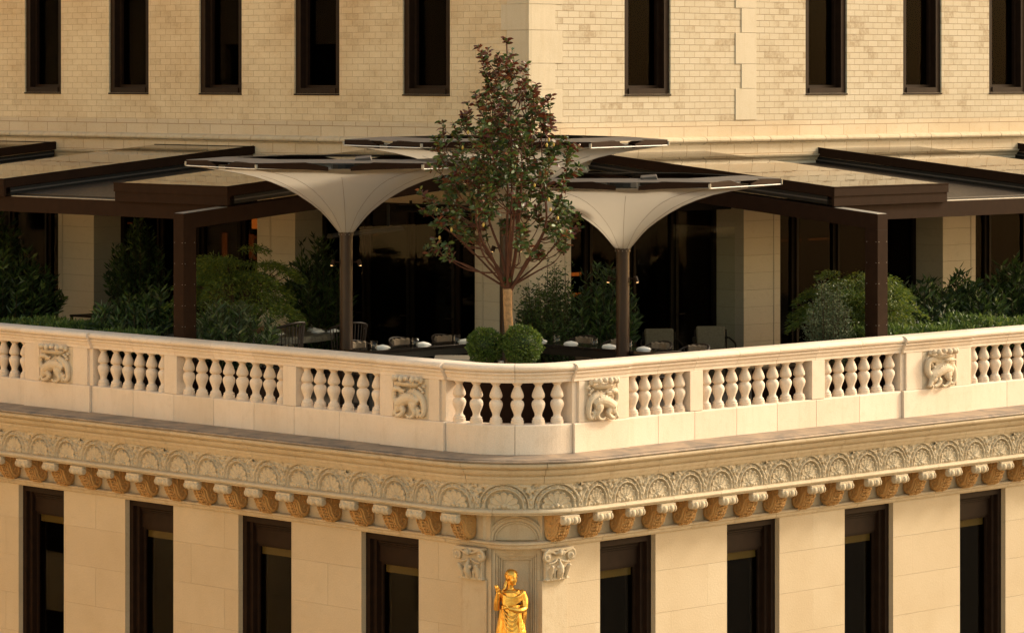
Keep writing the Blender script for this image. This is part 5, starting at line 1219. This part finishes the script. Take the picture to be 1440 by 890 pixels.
# woven chair, front faces local -y
def chair_parts(E_):
    f = MB()
    for sx in (-0.22, 0.22):
        MB_f = None
    def add(n_, mb, mat, **k): 
        me = mb.mesh(n_, [mat], smooth=k.get('smooth', False)); return link(me, n_, E_)
    arc = [(0.27*math.cos(t), 0.02+0.24*math.sin(t)*1.05, 0.86+0.10*math.sin(t)) for t in [math.pi*k/16 for k in range(17)]]
    add('top_rail', MB().tube(arc, 0.014, 8), M['weave'], smooth=True)
    sl2 = MB()
    for k in range(1, 16, 1):
        a = arc[k]; sl2.tube([a, (a[0]*0.82, 0.02+(a[1]-0.02)*0.82, 0.47)], 0.007, 5)
    add('back_slats', sl2, M['weave'])
    add('seat', MB().lathe([(0.0, 0.42), (0.24, 0.42), (0.25, 0.44), (0.24, 0.46), (0.0, 0.46)], (0, 0, 0), 20, cap=False), M['weave'], smooth=False)
    add('seat_cushion', MB().lathe([(0.0, 0.462), (0.21, 0.465), (0.225, 0.49), (0.20, 0.515), (0.0, 0.52)], (0, 0, 0), 20, cap=False), M['cushion'], smooth=True)
    cu_ = MB(); K = 12; vs = []
    for k in range(K+1):
        t = 0.22*math.pi+0.56*math.pi*k/K
        for (r_, z_) in ((0.20, 0.53), (0.235, 0.86), (0.215, 0.945), (0.185, 0.925), (0.15, 0.53)): vs.append((r_*math.cos(t)*1.1, 0.0+r_*math.sin(t)*1.02, z_+0.012*math.sin(k*2.1)))
    cu_.add(vs, [(i*5+j, i*5+(j+1) % 5, (i+1)*5+(j+1) % 5, (i+1)*5+j) for i in range(K) for j in range(5)]+[(0,1,2,3,4), tuple(K*5+j for j in (4,3,2,1,0))]); add('back_cushion', cu_, M['cushion'], smooth=False)
    for sx in (-0.18, 0.18):
        for sy in (-0.17, 0.17): add('leg', MB().tube([(sx, sy, 0.42), (sx*1.2, sy*1.25, 0.0)], [0.016, 0.012], 7), M['weave'])
G1 = 'woven chairs at the long tables'
def chair(loc, rz, label, group, sc=1.0):
    E_ = empty('dining_chair', loc, label, 'chair', group, rz=rz, local=True); E_.scale = (sc, sc, sc); chair_parts(E_); return E_
c0 = chair((2.9, 6.42, 0.15), 0, 'brown woven chair at the left long table, just right of the left umbrella pole', G1, 1.05)
def dup(src, loc, rz, label, group=None, sc=None):
    c = copy_tree(src); c.location = loc; c.rotation_euler = (0, 0, rz); c['label'] = label
    if group: c['group'] = group
    if sc: c.scale = (sc, sc, sc)
    return c
dup(c0, (3.85, 6.42, 0.15), 0, 'brown woven chair at the middle of the left long table')
dup(c0, (4.80, 6.42, 0.15), 0, 'brown woven chair at the left long table nearest the clipped round bushes')
dup(c0, (6.08, 4.75, 0.15), R_(-90), 'brown woven chair at the right long table nearest the clipped round bushes')
dup(c0, (6.08, 3.95, 0.15), R_(-90), 'brown woven chair at the right long table just left of the umbrella pole')
dup(c0, (6.08, 3.05, 0.15), R_(-90), 'brown woven chair at the right long table just right of the umbrella pole')
dup(c0, (6.08, 2.25, 0.15), R_(-90), 'brown woven chair at the right end of the right long table')
G2 = 'brown woven chairs round the stone table'
dup(c0, (2.7, 8.15, 0.15), R_(190), 'dark woven chair with its back to us left of the umbrella pole', G2, 1.3)
dup(c0, (3.9, 7.95, 0.15), R_(165), 'dark woven chair with its back to us right of the left umbrella pole', G2, 1.25)
for ch_ in [c for c in bpy.data.objects if c.parent and c.parent.get('group') == G2 and c.name.startswith('back_cushion')]: bpy.data.objects.remove(ch_)
# round stone table with turntable
E_ = empty('round_table', (3.35, 9.75, 0.15), 'large round speckled stone table under the left pergola', 'table')
MB().lathe([(0.0, 1.0), (1.40, 1.0), (1.42, 1.01), (1.42, 1.10), (1.40, 1.115), (0.0, 1.115)], (3.35, 9.75, 0), 56, cap=False).build('tabletop', M['granite'], E_)
MB().lathe([(0.7, 0.152), (0.6, 0.2), (0.5, 0.6), (0.6, 0.999)], (3.35, 9.75, 0), 32).build('pedestal', M['granite'], E_)
MB().lathe([(0.0, 1.118), (0.72, 1.118), (0.76, 1.135), (0.78, 1.16), (0.0, 1.165)], (3.15, 9.75, 0), 48, cap=False).build('turntable', M['wood'], E_)
# armchairs
def armchair(loc, rz, label):
    E_ = empty('armchair', loc, label, 'armchair', 'taupe cushioned armchairs by the glass doors', rz=rz, local=True)
    def add(n_, mb, mat, sm_=False): me = mb.mesh(n_, [mat], smooth=sm_); o = link(me, n_, E_); return o
    mb = MB(); mb.hexa([(-0.24, 0.17, 0.44), (0.24, 0.17, 0.44), (0.24, 0.27, 0.44), (-0.24, 0.27, 0.44), (-0.25, 0.27, 0.96), (0.25, 0.27, 0.96), (0.25, 0.36, 0.95), (-0.25, 0.36, 0.95)])
    o = add('back_cushion', mb, M['cushion_l']); b = o.modifiers.new('b', 'BEVEL'); b.width = 0.035; b.segments = 4
    o = add('seat_cushion', MB().box(-0.25, 0.25, -0.27, 0.20, 0.38, 0.47), M['cushion_l']); b = o.modifiers.new('b', 'BEVEL'); b.width = 0.03; b.segments = 3
    for s_ in (-1, 1):
        add('arm', MB().tube([(s_*0.24, 0.30, 0.76), (s_*0.31, 0.24, 0.76), (s_*0.345, 0.06, 0.72), (s_*0.35, -0.14, 0.69), (s_*0.345, -0.24, 0.64), (s_*0.33, -0.26, 0.5), (s_*0.30, -0.26, 0.0)], 0.016, 8), M['weave'], True)
        add('leg', MB().tube([(s_*0.27, 0.30, 0.9), (s_*0.28, 0.30, 0.4), (s_*0.27, 0.33, 0.0)], 0.016, 7), M['weave'])
    add('seat_frame', MB().box(-0.28, 0.28, -0.27, 0.28, 0.34, 0.378), M['weave'])
armchair((8.72, 5.35, 0.15), R_(-38), 'taupe cushioned armchair by the doors nearer the right umbrella pole')
armchair((9.80, 5.15, 0.15), R_(-38), 'taupe cushioned armchair in front of the pale pier, right of its twin')
# side table by the left pier
E_ = empty('side_table', (5.0, 15.9, 0.15), 'low dark side table at the foot of the left stone pier', 'table')
MB().box(4.6, 5.3, 15.4, 16.3, 1.0, 1.03).build('tabletop', M['winframe'], E_)
for x in (4.63, 5.27):
    for y in (15.43, 16.27): MB().box(x-0.02, x+0.02, y-0.02, y+0.02, 0.152, 0.999).build('leg', M['winframe'], E_)
# table ware
gt = 'drinking glasses on the tables'; gn = 'folded white napkins on the tables'
gm = MB().lathe([(0.036, 0.0), (0.040, 0.012), (0.043, 0.10), (0.040, 0.10), (0.037, 0.018), (0.0, 0.016)], (0, 0, 0), 16, cap=False).mesh('tumbler', [M['clear']], smooth=True)
nm_ = MB(); nm_.add([(-0.10, -0.05, 0), (0.10, -0.05, 0), (0.10, 0.05, 0), (-0.10, 0.05, 0), (-0.085, -0.03, 0.026), (0.02, -0.035, 0.034), (0.085, 0.02, 0.022), (-0.07, 0.035, 0.03), (0.0, 0.0, 0.045)], [(0,1,5,4),(1,2,6,5),(2,3,7,6),(3,0,4,7),(4,5,8),(5,6,8),(6,7,8),(7,4,8),(0,3,2,1)]); nme = nm_.mesh('napkin', [M['linen']], smooth=True)
wg = MB().lathe([(0.035, 0.0), (0.034, 0.003), (0.004, 0.008), (0.0035, 0.09), (0.012, 0.10), (0.038, 0.13), (0.043, 0.16), (0.034, 0.215), (0.032, 0.215), (0.041, 0.16), (0.035, 0.132), (0.0, 0.108)], (0, 0, 0), 16, cap=False).mesh('wine_glass', [M['clear']], smooth=True)
def small(me, name, loc, label, cat, group, rz=0, sc=1.0):
    o = link(me, name, None, loc, rz); o.scale = (sc, sc, sc); return tag(o, label, cat, group)
for x, w_ in ((2.62, 'at its left end'), (3.50, 'at its middle'), (4.42, 'at its right end')):
    small(gm, 'tumbler', (x-0.12, 5.72, TZ+0.001), 'clear tumbler on the left long table '+w_, 'glass', gt, 0, 1.25); small(nme, 'napkin', (x+0.12, 5.78, TZ+0.001), 'folded white napkin on the left long table '+w_, 'napkin', gn, -0.4, 1.15)
for y, w_ in ((5.05, 'by the clipped bushes'), (4.35, 'second from the clipped bushes'), (3.50, 'left of the umbrella pole'), (2.75, 'right of the umbrella pole')):
    if y < 5: small(gm, 'tumbler', (5.36, y+0.16, TZ+0.001), 'clear tumbler on the right long table '+w_, 'glass', gt, 0, 1.25)
    small(nme, 'napkin', (5.42, y-0.10, TZ+0.001), 'folded white napkin on the right long table '+w_, 'napkin', gn, -0.9, 1.15)
small(gm, 'tumbler', (4.0, 8.98, 1.117), 'clear tumbler at the right side of the round stone table', 'glass', gt, 0, 1.4)
for x, y, w_ in ((4.1, 8.86, 'in front of the tumbler'), (4.25, 9.15, 'behind the tumbler'), (4.35, 8.45+0.3, 'next to the umbrella pole'), (3.3, 8.95, 'beside the wooden turntable')): small(nme, 'napkin', (x, y, 1.117), 'folded white napkin on the round stone table '+w_, 'napkin', gn, 0.3, 1.3)
for x, y, w_ in ((3.02, 9.9, 'left of its twin'), (3.18, 9.72, 'right of its twin')): small(wg, 'wine_glass', (x, y, 1.166), 'stemmed wine glass on the wooden turntable, '+w_, 'glass', 'wine glasses on the turntable', 0, 1.2)
o = small(wg, 'wine_glass', (8.9, 3.9, 1.02), 'small glass in front of the right armchair', 'glass', None, 0, 1.1); bpy.data.objects.remove(o)
bk = MB().box(-0.16, 0.16, -0.11, 0.11, 0, 0.02).build('menu_book', M['cushion']); bk.location = (3.35, 9.78, 1.166); bk.rotation_euler = (0, 0, 0.4); tag(bk, 'tan menu book lying on the wooden turntable', 'book')
# glass wind screen panels beside the right pergola post
for a, lab in ((7.9, 'frameless glass wind screen left of the right pergola post'), ):
    o = MB().box(-0.006, 0.006, -1.1, 1.1, 0, 2.75).build('glass_screen', M['screen']); o.location = (8.5, 4.6, 0.152); tag(o, lab, 'glass panel')
o = MB().box(-1.1, 1.1, -0.006, 0.006, 0, 2.75).build('glass_screen', M['screen']); o.location = (5.3, 7.95, 0.152); tag(o, 'frameless glass wind screen beside the left umbrella pole', 'glass panel')
